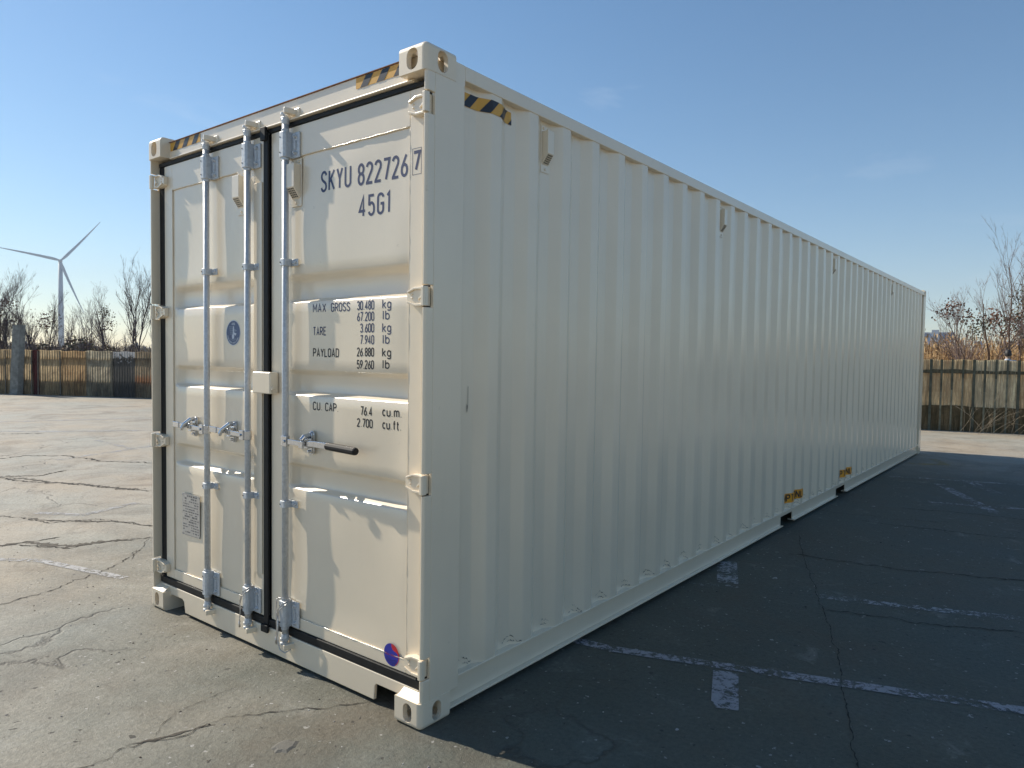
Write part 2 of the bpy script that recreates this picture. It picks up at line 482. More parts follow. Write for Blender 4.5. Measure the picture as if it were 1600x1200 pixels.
def strip(mb, pts, w, z=.003):
    L, Rr = ribbon(pts, w)
    mb.grid([[(a.x, a.y, z), (b.x, b.y, z)] for a, b in zip(L, Rr)])
mk = MB()
strip(mk, [(2.30, 1.23), (2.62, 1.275), (3.2, 1.46)], .075)
strip(mk, [(3.20, 1.46), (3.9, 1.70), (4.9, 2.02), (7.5, 2.85)], .085, .0036)
strip(mk, [(3.22, 1.40), (3.37, 1.02)], .125)
tag(mk.build('road_marking', M_MARK, fix=True), kind='structure')
mk = MB()
strip(mk, [(2.44, 3.33), (2.66, 2.80)], .15)
strip(mk, [(2.42, 2.60), (2.75, 2.77)], .05, .0039)
strip(mk, [(3.2, 2.93), (3.77, 3.10), (4.5, 3.36), (7, 4.2)], .09)
strip(mk, [(3.3, 7.20), (3.9, 7.38), (5.5, 7.9)], .09)
strip(mk, [(2.55, 8.92), (3.1, 9.15), (3.5, 9.24), (5.0, 9.75)], .09)
strip(mk, [(3.52, 9.17), (3.86, 8.42)], .14)
strip(mk, [(3.2, 8.7), (3.98, 6.98)], .13, .0039)
tag(mk.build('road_marking', M_MARK_FAINT, fix=True), kind='structure')
mk = MB()
strip(mk, [(2.55, 10.55), (3.0, 10.85), (2.75, 11.45)], .14)
tag(mk.build('road_marking', M_MARK_YEL, fix=True), kind='structure')
mk = MB()
strip(mk, [(-1.95, -.30), (-1.64, -.08), (-1.21, .02), (-.7, .14)], .07)
strip(mk, [(-3.5, .5), (-3.01, .78)], .09); strip(mk, [(-3.05, .72), (-3.28, 1.34)], .09, .0039)
strip(mk, [(-12.6, 2.2), (-11.3, 3.5), (-10.2, 5.0), (-9.5, 5.8)], .22)
strip(mk, [(-7.2, 1.95), (-7.95, 3.7)], .14); strip(mk, [(-9.4, 3.3), (-7.6, 3.2)], .1, .0039)
strip(mk, [(-14.5, 2.9), (-13.0, 6.5)], .2)
tag(mk.build('road_marking', M_MARK_FAINT, fix=True), kind='structure')

# open cracks with crumbled edges ----------------------------------------
M_CRACK = simple('dark soil in the crack', (.034, .029, .023), .95, 0, .5, 40, .5, 90)
M_CRUMB = simple('crumbled asphalt', (.085, .075, .06), .95, 0, .5, 30, .8, 60)
rng = random.Random(5)
def crack_line(mb, pts, w, jag=.9, z=.003, step=.022):
    w *= .8
    pts = [Vector((p[0], p[1])) for p in pts]
    fine = []
    for a, b in zip(pts, pts[1:]):
        n = max(1, int((b - a).length / step))
        for k in range(n): fine.append(a.lerp(b, k / n))
    fine.append(pts[-1])
    off = 0.0
    q = []
    for i, p in enumerate(fine):
        d = (fine[min(i + 1, len(fine) - 1)] - fine[max(0, i - 1)]).normalized()
        nrm = Vector((-d.y, d.x))
        off = off * .82 + rng.gauss(0, jag * step * .5)
        if rng.random() < .06: off += rng.choice((-1, 1)) * w * rng.uniform(.8, 2.2)
        q.append((p + nrm * off, nrm))
    row = []
    for i, (p, nrm) in enumerate(q):
        e = min(1, (i + .5) / 4, (len(q) - i - .5) / 4)
        a = w * e * (.12 + rng.random() ** 2 * 1.6); b = w * e * (.12 + rng.random() ** 2 * 1.6)
        row.append([(*(p + nrm * a), z), (*(p - nrm * b), z)])
    mb.grid(row)
ck = MB()
crack_line(ck, [(2.20, .10), (2.08, .05), (2.0, -.05), (1.87, -.16), (1.78, -.29), (1.71, -.41), (1.66, -.5), (1.69, -.62), (1.62, -.75), (1.59, -.84), (1.6, -.95), (1.56, -1.1), (1.5, -1.5)], .0039)
crack_line(ck, [(1.62, -.72), (1.55, -.60), (1.49, -.5), (1.48, -.37), (1.46, -.24)], .0022)
crack_line(ck, [(-.55, -1.3), (-.70, -.75), (-.75, -.37), (-.86, -.15), (-1.0, .11), (-1.12, .30), (-1.4, .6)], .006)
crack_line(ck, [(-1.75, .79), (-1.1, .35)], .004)
crack_line(ck, [(-4.2, -.1), (-3.58, .22), (-3.31, .35), (-2.93, .43), (-2.87, .62), (-2.53, .82), (-1.9, 1.1)], .014)
crack_line(ck, [(-3.05, .42), (-2.75, .78), (-2.3, .95)], .01)
crack_line(ck, [(-2.6, -.35), (-2.34, -.13), (-2.31, .06), (-2.3, .30)], .016)
crack_line(ck, [(-2.3, -.05), (-2.19, .0), (-1.84, .2), (-1.83, .39), (-1.79, .62), (-1.7, .85)], .013)
crack_line(ck, [(-6.9, .5), (-6.15, .95), (-5.87, 1.27), (-6.08, 1.71)], .03)
crack_line(ck, [(-6.15, .9), (-5.62, .99), (-5.09, 1.29), (-4.46, 1.47), (-3.85, 1.74), (-3.3, 1.9)], .024)
crack_line(ck, [(-8.6, 1.0), (-7.93, 1.45), (-8.0, 1.81), (-7.65, 2.18), (-6.69, 2.34), (-5.96, 2.69), (-5, 3.0)], .032)
crack_line(ck, [(-12.5, 1.5), (-11.6, 2.5), (-11.2, 3.1)], .04)
crack_line(ck, [(2.62, 4.6), (2.72, 4.28), (3.07, 3.37), (3.34, 2.71), (3.54, 2.19), (3.71, 1.7), (3.97, .9), (4.1, .4)], .004, .3)
crack_line(ck, [(2.69, 3.85), (3.08, 3.94), (3.54, 4.02), (3.88, 4.12), (4.6, 4.4)], .010)
crack_line(ck, [(3.3, 2.66), (3.69, 2.78), (4.03, 2.89), (4.41, 3.04), (5.2, 3.35)], .007)
crack_line(ck, [(3.1, 6.6), (3.6, 6.75), (4.2, 6.85), (5, 7.1)], .012)
crack_line(ck, [(2.9, 5.6), (3.5, 5.7), (4.3, 5.8)], .010)
tag(ck.build('pavement_crack', M_CRACK), kind='structure')
ck = MB()
crack_line(ck, [(1.70, -.5), (1.64, -.7), (1.60, -.82)], .016, .6, .0022)
crack_line(ck, [(-2.35, -.15), (-2.31, .06), (-1.9, .25), (-1.8, .65)], .05, .6, .0022)
crack_line(ck, [(-6.0, 1.0), (-5.2, 1.27), (-4.0, 1.7)], .05, .6, .0022)
crack_line(ck, [(-3.3, .36), (-2.9, .5), (-2.6, .8)], .03, .6, .0022)
tag(ck.build('crumbled_asphalt', M_CRUMB), kind='structure')

# round filled patch near the camera and loose grit ------------------------
pm = MB()
rp_ = random.Random(3)
pp = [(2.085 + .045 * (1 + .25 * rp_.uniform(-1, 1)) * math.cos(a), -.415 + .055 * (1 + .25 * rp_.uniform(-1, 1)) * math.sin(a)) for a in [2 * PI * k / 14 for k in range(14)]]
pm.add([(p[0], p[1], .0) for p in pp] + [(2.085 + (p[0] - 2.085) * .7, -.415 + (p[1] + .415) * .7, .006) for p in pp], [tuple(range(14, 28))] + [(k, (k + 1) % 14, 14 + (k + 1) % 14, 14 + k) for k in range(14)])
tag(pm.build('asphalt_patch', simple('grey filler', (.13, .125, .11), .9, 0, .2, 30, .5, 120)), kind='structure')

def pebbles(name, n, area, mats, smin, smax, seed):
    rg = random.Random(seed)
    b = MB()
    for i in range(n):
        x, y = area(rg)
        s = smin + (smax - smin) * rg.random() ** 3
        h = s * rg.uniform(.3, .7)
        k = rg.choice((5, 6, 7)); a0 = rg.random() * 6
        lo = [(x + s * rg.uniform(.7, 1.2) * math.cos(a0 + 2 * PI * j / k), y + s * rg.uniform(.7, 1.2) * math.sin(a0 + 2 * PI * j / k), -.001) for j in range(k)]
        hi = [(x + (p[0] - x) * .6, y + (p[1] - y) * .6, h * rg.uniform(.8, 1.2)) for p in lo]
        b.add(lo + hi, [tuple(range(k, 2 * k))] + [(j, (j + 1) % k, k + (j + 1) % k, k + j) for j in range(k)], rg.choice(range(len(mats))))
    return tag(b.build(name, mats), kind='stuff')
M_PEB = [simple('dark grit', (.03, .027, .025), .9), simple('brown grit', (.13, .10, .07), .9), simple('grey grit', (.22, .21, .2), .9), simple('pale grit', (.5, .47, .43), .85)]
def area_all(rg):
    if rg.random() < .6:
        return rg.uniform(-4, 3.2), rg.uniform(-1.8, -.06)
    if rg.random() < .5: return rg.uniform(-12, 0), rg.uniform(-2, 6)
    return rg.uniform(2.5, 6.5), rg.uniform(0, 10)
tag(pebbles('loose_grit', 1500, area_all, M_PEB, .0015, .0075, 8), 'loose grit scattered over the cracked asphalt yard', 'grit')

# ================================================================== CONTAINER
BOX = tag(empty('shipping_container', (0, 0, 0)), 'long cream forty foot high cube shipping container with galvanised lock bars on its doors', 'shipping container')
WX, LY, HZ = 2.438, 12.192, 2.896

# --- corner castings (boolean cut apertures) ---
def stadium(w, h, n=8):
    r = w / 2; s = max(0, h / 2 - r)
    return [(r * math.cos(PI * k / n), s + r * math.sin(PI * k / n)) for k in range(n + 1)] + [(r * math.cos(PI + PI * k / n), -s + r * math.sin(PI + PI * k / n)) for k in range(n + 1)]
def make_casting(FW=.054, FH=.084, SW=.054, SH=.086):
    """local: outer corner at origin, extends +x .162, +y .178, +z .118; front face y=0, side face x=0"""
    b = MB(); b.box(0, .162, 0, .178, 0, .118)
    o = b.build('corner_casting', M_CREAM_CAST)
    bm = bmesh.new(); bm.from_mesh(o.data)
    e = [e for e in bm.edges if all(abs(v.co.x) < 1e-6 and abs(v.co.y) < 1e-6 for v in e.verts) or all(abs(v.co.x) < 1e-6 and abs(v.co.z) < 1e-6 for v in e.verts) or all(abs(v.co.y) < 1e-6 and abs(v.co.z) < 1e-6 for v in e.verts)]
    bmesh.ops.bevel(bm, geom=e, offset=.024, segments=6, profile=.5, affect='EDGES')
    bm.to_mesh(o.data); bm.free()
    c = MB(); c.box(.024, .150, .026, .165, .026, .102)
    c.prism([(.082 + p[0], .062 + p[1]) for p in stadium(FW, FH)], 1, -.02, .06)
    c.prism([(.098 + p[0], .062 + p[1]) for p in stadium(SW, SH)], 0, -.02, .06)
    c.prism([(.08 + p[0], .09 + p[1]) for p in stadium(.062, .115)], 2, -.02, .06)
    outs = []
    cut_objs = []
    for part in range(4):
        cc = MB()
        if part == 0: cc.box(.024, .150, .026, .165, .026, .102)
        if part == 1: cc.prism([(.082 + p[0], .062 + p[1]) for p in stadium(FW, FH)], 1, -.02, .06)
        if part == 2: cc.prism([(.098 + p[0], .062 + p[1]) for p in stadium(SW, SH)], 0, -.02, .06)
        if part == 3: cc.prism([(.08 + p[0], .09 + p[1]) for p in stadium(.062, .115)], 2, -.02, .06)
        co = cc.build('cutter', M_CREAM_CAST, fix=True)
        cut_objs.append(co)
        md = o.modifiers.new('cut', 'BOOLEAN'); md.operation = 'DIFFERENCE'; md.solver = 'EXACT'; md.object = co
    bv = o.modifiers.new('bevel', 'BEVEL'); bv.width = .0035; bv.segments = 2; bv.limit_method = 'ANGLE'; bv.angle_limit = R(50)
    dg = bpy.context.evaluated_depsgraph_get()
    me = bpy.data.meshes.new_from_object(o.evaluated_get(dg))
    me.name = 'corner_casting'
    bpy.data.objects.remove(o)
    for co in cut_objs: bpy.data.objects.remove(co)
    return me
cast_me = {0: make_casting(), HZ: make_casting(.068, .090, .060, .090)}
def mirrored(me, sx, sy, sz):
    m2 = me.copy()
    bm = bmesh.new(); bm.from_mesh(m2)
    for v in bm.verts: v.co = (v.co.x * sx, v.co.y * sy, v.co.z * sz)
    if sx * sy * sz < 0: bmesh.ops.reverse_faces(bm, faces=bm.faces)
    bm.to_mesh(m2); bm.free(); return m2
for X, sx in ((0, 1), (WX, -1)):
    for Y, sy in ((0, 1), (LY, -1)):
        for Z, sz in ((0, 1), (HZ, -1)):
            o = bpy.data.objects.new('corner_casting', mirrored(cast_me[Z], sx, sy, sz))
            C.objects.link(o); o.parent = BOX; o.location = (X, Y, Z)

# --- corner posts ---
HINGE_Z = (2.650, 1.852, 1.056, .262)
HH = .047
def corner_post(side):
    b = MB()
    s = 1 if side else -1
    X = WX if side else 0.0
    def bx(d0, d1, y0, y1, z0, z1):
        a, c = X - s * d0, X - s * d1
        b.box(min(a, c), max(a, c), y0, y1, z0, z1)
    z0, z1 = .116, 2.780
    # back leg, full height (inner steel channel)
    bx(.002, .020, .0562, .234, z0, z1)
    bx(.0202, .063, .100, .2338, z0, z1)
    # front lip with rounded nose, cut away at each hinge
    cuts = sorted(HINGE_Z)
    edges = [z0] + [e for h in cuts for e in (h - HH, h + HH)] + [z1]
    for k in range(0, len(edges), 2):
        a, c = edges[k], edges[k + 1]
        prof = []
        r = .012
        for i in range(6):
            t = PI / 2 * i / 5
            prof.append((X - s * (.002 + r - r * math.sin(t)), .010 + r - r * math.cos(t)))
        poly = [(X - s * .020, .0560), (X - s * .020, .010)] + prof + [(X - s * .002, .0560)]
        if s < 0: poly = poly[::-1]
        b.prism(poly[::-1], 2, a, c)
    # cap under the top fitting and on the bottom fitting
    bx(.0, .063, .006, .178, z1, z1 + .006) if False else None
    return b.build('corner_post', M_CREAM, BOX, bevel=.0025, fix=True)
corner_post(True); corner_post(False)
for X0 in (0.0, WX - .06):
    b = MB(); b.box(X0 + (.002 if X0 == 0 else 0), X0 + (.06 if X0 == 0 else .058), LY - .21, LY - .008, .116, 2.78); b.build('corner_post', M_CREAM, BOX, bevel=.003)
# gusset plates joining post, casting and top rail
for X0, X1 in ((WX - .05, WX - .003), (.003, .05)):
    b = MB(); b.box(X0, X1, .178, .238, 2.775, 2.864); b.build('gusset_plate', M_CREAM, BOX, bevel=.002)
# lit sloping shoe on each front bottom casting
for s, X in ((-1, WX), (1, 0.0)):
    b = MB()
    xa, xb = X + s * .022, X + s * .150
    x0, x1 = min(xa, xb), max(xa, xb)
    b.add([(x0, .004, .117), (x1, .004, .117), (x1, .060, .152), (x0, .060, .152), (x0, .06, .117), (x1, .06, .117)], [(0, 1, 2, 3), (0, 4, 5, 1), (3, 2, 5, 4), (0, 3, 4), (1, 5, 2)])
    b.build('casting_shoe', M_CREAM, BOX, fix=True)

# --- header and sill ---
b = MB()
b.box(.06, WX - .06, .056, .16, 2.778, 2.868)
b.prism([(.036, 2.764), (.036, 2.770), (.058, 2.780), (.10, 2.780), (.10, 2.762), (.058, 2.762)][::-1], 0, .20, 2.315)
hd = b.build('door_header', M_CREAM, BOX, bevel=.002, fix=True)
b = MB(); b.box(.165, WX - .165, .049, .15, 2.8685, 2.8715); b.build('rust_edge', M_RUST, hd)
b = MB()
# sill with forklift style cut-outs near the castings
prof = [(.164, .085), (.176, .098), (.310, .098), (.332, .085), (.345, .020), (2.085, .020), (2.090, .085), (2.100, .098), (2.262, .098), (2.274, .085), (2.378, .085), (2.378, .150), (.06, .150), (.06, .085)]
b.prism(prof, 1, .045, .062)
b.box(.062, 2.376, .0625, .16, .138, .1495)
b.build('door_sill', M_CREAM, BOX, bevel=.003, fix=True)

# --- longitudinal rails ---
for X0, X1 in ((WX - .060, WX - .003), (.003, .060)):
    b = MB(); b.box(X0, X1, .2385, LY - .178, 2.800, 2.864); b.build('top_rail', M_CREAM, BOX, bevel=.004)
POCKETS = ((4.715, 5.060), (6.680, 7.080))
def bottom_rail(side):
    b = MB()
    s = 1 if side else -1
    X = WX if side else 0
    segs = []; y = .1785
    for a, c in POCKETS: segs.append((y, a)); y = c
    segs.append((y, LY - .185))
    def bx(d0, d1, y0, y1, z0, z1):
        a, c = X - s * d0, X - s * d1
        b.box(min(a, c), max(a, c), y0, y1, z0, z1)
    for a, c in segs:
        bx(.032, .040, a, c, .0405, .1595)     # web
        bx(.006, .075, a, c, .030, .040)     # lower flange
    for a, c in POCKETS:
        bx(.032, .040, a, c, .118, .1595)
    bx(.004, .06, .2345, LY - .185, .160, .170)  # upper flange
    return b.build('bottom_rail', M_CREAM, BOX, bevel=.0015)
bottom_rail(True); bottom_rail(False)

# --- corrugated walls ---
XO, XI = WX - .007, WX - .043
PITCH, Y0C = .283, .490
def corr_profile():
    pts = [(.2345, XI)]
    k = 0
    y = Y0C
    first = True
    while y < LY - .30:
        a = y - .070                    # crest start
        pts += [(a - .066, XI), (a, XO), (y, XO), (y + .066, XI)]
        y += PITCH
    pts.append((LY - .2, XI))
    # round the bends
    out = [pts[0]]
    for i in range(1, len(pts) - 1):
        p = Vector(pts[i]); a = Vector(pts[i - 1]); c = Vector(pts[i + 1])
        d0 = (a - p); d1 = (c - p)
        r = min(.007, d0.length * .45, d1.length * .45)
        A = p + d0.normalized() * r; B = p + d1.normalized() * r
        out.append(tuple(A)); out.append(tuple(A * .25 + p * .5 + B * .25)); out.append(tuple(B))
    out.append(pts[-1])
    return out
CP = corr_profile()
cy = np.array([p[0] for p in CP]); cx = np.array([p[1] for p in CP])
def corr_x(y): return float(np.interp(y, cy, cx))
# arc length along the sheet, for labels that are stuck to it
cs = np.concatenate([[0], np.cumsum(np.hypot(np.diff(cx), np.diff(cy)))])
def corr_at(s_, lift):
    y = float(np.interp(s_, cs, cy)); x = float(np.interp(s_, cs, cx))
    y2 = float(np.interp(s_ + .002, cs, cy)); x2 = float(np.interp(s_ + .002, cs, cx))
    d = Vector((x2 - x, y2 - y)).normalized()
    n = Vector((d.y, -d.x))
    return x + n.x * lift, y + n.y * lift
def s_of_y(y): return float(np.interp(y, cy, cs))
def wob(y, z): return .0016 * math.sin(1.9 * y + 2.3 * z + 1.3 * math.sin(2.1 * z)) + .0011 * math.sin(4.7 * y - 3.1 * z)
ZS = [.170 + (2.801 - .170) * i / 22 for i in range(23)]
def wall(side):
    b = MB()
    P = []
    for z in ZS:
        e = min(1, (z - .17) * 6, (2.801 - z) * 6)
        if side: P.append([(x + e * wob(y, z), y, z) for y, x in CP])
        else: P.append([(WX - x, y, z) for y, x in CP])
    b.grid(P)
    if side: b.f = [f for f in b.f]
    o = b.build('side_wall', M_CREAM, BOX)
    return o
wall_r = wall(True); wall(False)
b = MB(); b.box(.062, WX - .062, .10, LY - .02, 2.806, 2.858); b.build('roof', M_CREAM, BOX)
b = MB(); b.box(.062, WX - .062, LY - .09, LY - .03, .12, 2.80); b.build('end_wall', M_CREAM, BOX)
b = MB(); b.box(.08, WX - .08, .165, LY - .1, .1255, .158)
for k in range(38): b.box(.30, WX - .30, .6 + k * .3, .64 + k * .3, .035, .1250)
b.build('underframe', M_WOODFLOOR, BOX)

# weld scuffs and drips along the foot of the corrugation
rs = random.Random(11)
y = .245
while y < 9.5:
    a = s_of_y(y); n = 16; span = rs.uniform(.10, .15)
    for band in range(2):
        h0 = .173 + band * rs.uniform(.008, .02)
        sc = MB(); A, B_ = [], []
        u0, u1 = sorted((rs.uniform(0, .45), rs.uniform(.55, 1.0)))
        for k in range(n):
            u = u0 + (u1 - u0) * k / (n - 1)
            hgt = h0 + (.030 + .010 * rs.random()) * math.sin(PI * min(1, u * 1.2 + .05)) ** .7 * (1 if band else .55) + rs.uniform(-.003, .003)
            th = rs.choice((.0004, .0012, .003, .0055)) * rs.uniform(.6, 1.2)
            x0, y0_ = corr_at(a + u * span, .0045)
            A.append((x0, y0_, hgt)); B_.append((x0, y0_, hgt + th))
        sc.grid([A, B_]); sc.build('weld_scuff', M_SCUFF, wall_r)
    y += PITCH if y > .3 else .335
sc = MB()
# dent with bared primer by the post
for (ya, za, zb, w) in ((.312, 1.345, 1.385, .004), (.318, 1.36, 1.47, .0022)):
    x0, y0_ = corr_at(s_of_y(ya), .002); x1, y1_ = corr_at(s_of_y(ya + w), .002)
    sc.face([(x0, y0_, za), (x1, y1_, za + .01), (x1, y1_, zb - .006), (x0, y0_, zb)])
sc.build('dent', M_SCUFF, wall_r)

# hazard label wrapped over the first corrugations
def sheet_label(y0, y1, z0, z1, lift, mb, mi, shear=0.0):
    s0, s1 = s_of_y(y0), s_of_y(y1)
    n = max(8, int((s1 - s0) / .004))
    P = []
    for k in range(n + 1):
        s_ = s0 + (s1 - s0) * k / n
        xx, yy = corr_at(s_, lift)
        P.append([(xx, yy, z0), (xx, yy, z1)])
    mb.grid(P, mi)
lb = MB()
hz0, hz1, z0, z1 = .2365, .600, 2.712, 2.772
sheet_label(hz0, hz1, z0, z1, .0022, lb, 0)
s0, s1 = s_of_y(hz0), s_of_y(hz1)
Ls = s1 - s0
for k in range(4):
    a = s0 + .02 + k * .112
    for j in range(8):
        t0, t1 = j / 8, (j + 1) / 8
        def q(t, e): return min(max(a + t * .055 + e, s0), s1)
        ya = [corr_at(q(t0, .052 * i_ / 13), .0042) for i_ in range(14)]
        yb = [corr_at(q(t1, .052 * i_ / 13), .0042) for i_ in range(14)]
        za, zb = z0 + (z1 - z0) * t0, z0 + (z1 - z0) * t1
        for i in range(13):
            lb.face([(ya[i][0], ya[i][1], za), (ya[i + 1][0], ya[i + 1][1], za), (yb[i + 1][0], yb[i + 1][1], zb), (yb[i][0], yb[i][1], zb)], 1)
lb.build('hazard_label', [M_YEL, M_BLK], wall_r)
for yc in (4.745, 6.715):
    lb = MB()
    sheet_label(yc, yc + .60, .226, .318, .0022, lb, 0)
    s0 = s_of_y(yc)
    tot = s_of_y(yc + .60) - s0
    letters(lb, 'EMPTY ONLY', 0, 0, .074, tot * .94, lambda u, v, l: (lambda q: (q[0], q[1], .235 + v))(corr_at(s0 + tot * .03 + u, .0036 + .00005 * l)), .17, 1, .2, 6)
    lb.build('caution_label', [M_ORANGE, M_BLK], wall_r)

# vents on the side wall
def make_vent(parent, mapf, name='vent'):
    """u right, v up, w out of the wall"""
    b = MB()
    def bx(u0, u1, v0, v1, w0, w1):
        vs = [(u0, v0, w0), (u1, v0, w0), (u1, v1, w0), (u0, v1, w0), (u0, v0, w1), (u1, v0, w1), (u1, v1, w1), (u0, v1, w1)]
        b.add([mapf(*q) for q in vs], [(0, 3, 2, 1), (4, 5, 6, 7), (0, 1, 5, 4), (1, 2, 6, 5), (2, 3, 7, 6), (3, 0, 4, 7)])
    bx(-.043, .043, -.120, .115, 0, .003)
    # hood with sloping foot
    prof = [(.003, .085), (.040, .085), (.040, -.030), (.003, -.082)]
    vs = [mapf(-.032, p[1], p[0]) for p in prof] + [mapf(.032, p[1], p[0]) for p in prof]
    b.add(vs, [(0, 1, 2, 3), (7, 6, 5, 4), (0, 4, 5, 1), (1, 5, 6, 2), (3, 7, 4, 0), (2, 6, 7, 3)])
    for u in (-.022, .022):
        for v in (.100,):
            b.add([mapf(u + .008 * math.cos(a), v + .008 * math.sin(a), .003) for a in [k * PI / 3 for k in range(6)]] + [mapf(u + .006 * math.cos(a), v + .006 * math.sin(a), .009) for a in [k * PI / 3 for k in range(6)]],
                  [(6, 7, 8, 9, 10, 11)] + [(k, (k + 1) % 6, 6 + (k + 1) % 6, 6 + k) for k in range(6)])
    b.add([mapf(.008 * math.cos(a), -.103 + .008 * math.sin(a), .003) for a in [k * PI / 3 for k in range(6)]] + [mapf(.006 * math.cos(a), -.103 + .006 * math.sin(a), .009) for a in [k * PI / 3 for k in range(6)]],
          [(6, 7, 8, 9, 10, 11)] + [(k, (k + 1) % 6, 6 + (k + 1) % 6, 6 + k) for k in range(6)])
    nf = len(b.f)
    n_ = Vector((.052, -.037)).normalized() * .0012        # proud of the sloping foot
    for r_i in range(5):
        for c_i in range(4):
            t0, t1 = .10 + r_i * .165, .10 + r_i * .165 + .10
            u0 = -.026 + c_i * .0135
            q = []
            for (u_, t_) in ((u0, t0), (u0 + .009, t0), (u0 + .009, t1), (u0, t1)):
                q.append(mapf(u_, -.030 - .052 * t_ + n_.y, .040 - .037 * t_ + n_.x))
            b.face(q, 1)
    o = b.build(name, [M_CREAM, M_SLOT], parent, bevel=.0015, fix=True)
    return o
for kk in (1, 9, 20, 31, 40):
    yv = Y0C + PITCH * kk + .066 + .035
    if yv > LY - .3: continue
    make_vent(wall_r, lambda u, v, w, yv=yv: (XI + w + .0015, yv + u * .8, 2.665 + v))

# --- doors ---
DY = .060
CH = ((2.008, 1.957, 1.882, 1.858), (1.527, 1.494, 1.417, 1.390), (1.052, 1.021, .940, .911))
def sstep(t): t = max(0, min(1, t)); return t * t * (3 - 2 * t)
def chan(z):
    for a, b_, c, d in CH:
        if d < z < a:
            if z > b_: return sstep((a - z) / (a - b_))
            if z < c: return sstep((z - d) / (c - d))
            return 1.0
    return 0.0
def bulge(x, z, x0, x1):
    ex = sstep(min(x - x0, x1 - x) / .10); ez = sstep(min(z - .26, 2.58 - z) / .08)
    b_ = .0030 * math.sin(3.1 * x + 1.1 * math.sin(3.7 * z) + 2.0 * z) + .0020 * math.sin(7.3 * x - 4.1 * z + 1.7)
    b_ += .0014 * math.sin(9.0 * z + 2.2 * x)
    return b_ * ex * ez
def panel_y(x, z, x0, x1, soft):
    xe = 1.0
    if soft[0]: xe *= sstep((x - x0 - .004) / .075)
    if soft[1]: xe *= sstep((x1 - .004 - x) / .05)
    return DY + .004 + .036 * chan(z) * xe + bulge(x, z, x0, x1)
ZB, ZT = .255, 2.585
zl = set([ZB, ZT])
for c_ in CH:
    for a, b_ in ((c_[0], c_[1]), (c_[2], c_[3])):
        for i in range(7): zl.add(a + (b_ - a) * i / 6)
zz = sorted(zl); z_all = []
for a, b_ in zip(zz, zz[1:]):
    n = max(1, int((b_ - a) / .045))
    z_all += [a + (b_ - a) * k / n for k in range(n)]
z_all.append(zz[-1])
def make_door(xa, xb, px0, px1, soft):
    """door leaf xa..xb with corrugated panel px0..px1 in a box frame"""
    b = MB()
    zb, zt = .195, 2.736
    b.box(xa, px0, DY - .003, .115, zb, zt)
    b.box(px1, xb, DY - .003, .115, zb, zt)
    b.box(px0, px1, DY - .003, .1149, zb, ZB)
    b.box(px0, px1, DY - .003, .1149, ZT, zt)
    o = b.build('door', M_CREAM, BOX, bevel=.003)
    b = MB()
    xs = [px0, px0 + .004] + [px0 + .004 + .075 * i / 5 for i in range(1, 6)]
    xm0 = xs[-1]; xm1 = px1 - .054
    xs += [xm0 + (xm1 - xm0) * i / 18 for i in range(1, 19)] + [xm1 + .05 * i / 5 for i in range(1, 6)] + [px1]
    b.grid([[(x, panel_y(x, z, px0, px1, soft), z) for x in xs] for z in z_all])
    b.build('door_panel', M_CREAM, o, smooth=True)
    # weld beads around the sheet
    wl_ = MB(); rw = random.Random(int(xa * 100))
    def bead(p0, p1):
        n = int((Vector(p1) - Vector(p0)).length / .03)
        wl_.tube([Vector(p0).lerp(Vector(p1), k / n) + Vector((rw.uniform(-.001, .001), 0, rw.uniform(-.001, .001))) for k in range(n + 1)], [.0032 * rw.uniform(.7, 1.25) for _ in range(n + 1)], 5)
    y_ = DY - .001
    bead((px0, y_, ZB), (px1, y_, ZB)); bead((px0, y_, ZT), (px1, y_, ZT)); bead((px0, y_, ZB), (px0, y_, ZT)); bead((px1, y_, ZB), (px1, y_, ZT))
    wl_.build('weld_bead', M_CREAM, o, smooth=True)
    return o
PL = (.188, 1.085); PR = (1.370, 2.286)
door_l = make_door(.092, 1.186, *PL, (True, True))
door_r = make_door(1.244, 2.370, *PR, (True, False))

# rubber seals
def gasket(parent, xa, xb, seam):
    b = MB()
    b.box(xa, xb, .046, .075, .152, .1935)
    o = b.build('door_seal', M_RUBBER, parent, bevel=.004, seg=3)
    b = MB(); b.box(xa, xb, .050, .085, 2.7375, 2.7600); b.build('door_seal', M_RUBBER, parent, bevel=.004, seg=3)
    return o
gasket(door_l, .035, 1.212, None); gasket(door_r, 1.2125, 2.403, None)
b = MB(); b.box(.022, .0905, .060, .10, .150, 2.768); b.build('door_seal', M_RUBBER, door_l, bevel=.004)
b = MB(); b.box(2.3715, 2.416, .060, .10, .150, 2.768); b.build('door_seal', M_RUBBER, door_r, bevel=.004)
b = MB()
b.box(1.187, 1.210, .052, .085, .194, 2.737); b.box(1.196, 1.238, .040, .0515, .14, 2.742)
b.box(1.190, 1.236, .024, .039, 2.700, 2.768); b.box(1.190, 1.250, .026, .039, .125, .165)
b.build('door_seal', M_RUBBER, door_r, bevel=.003)

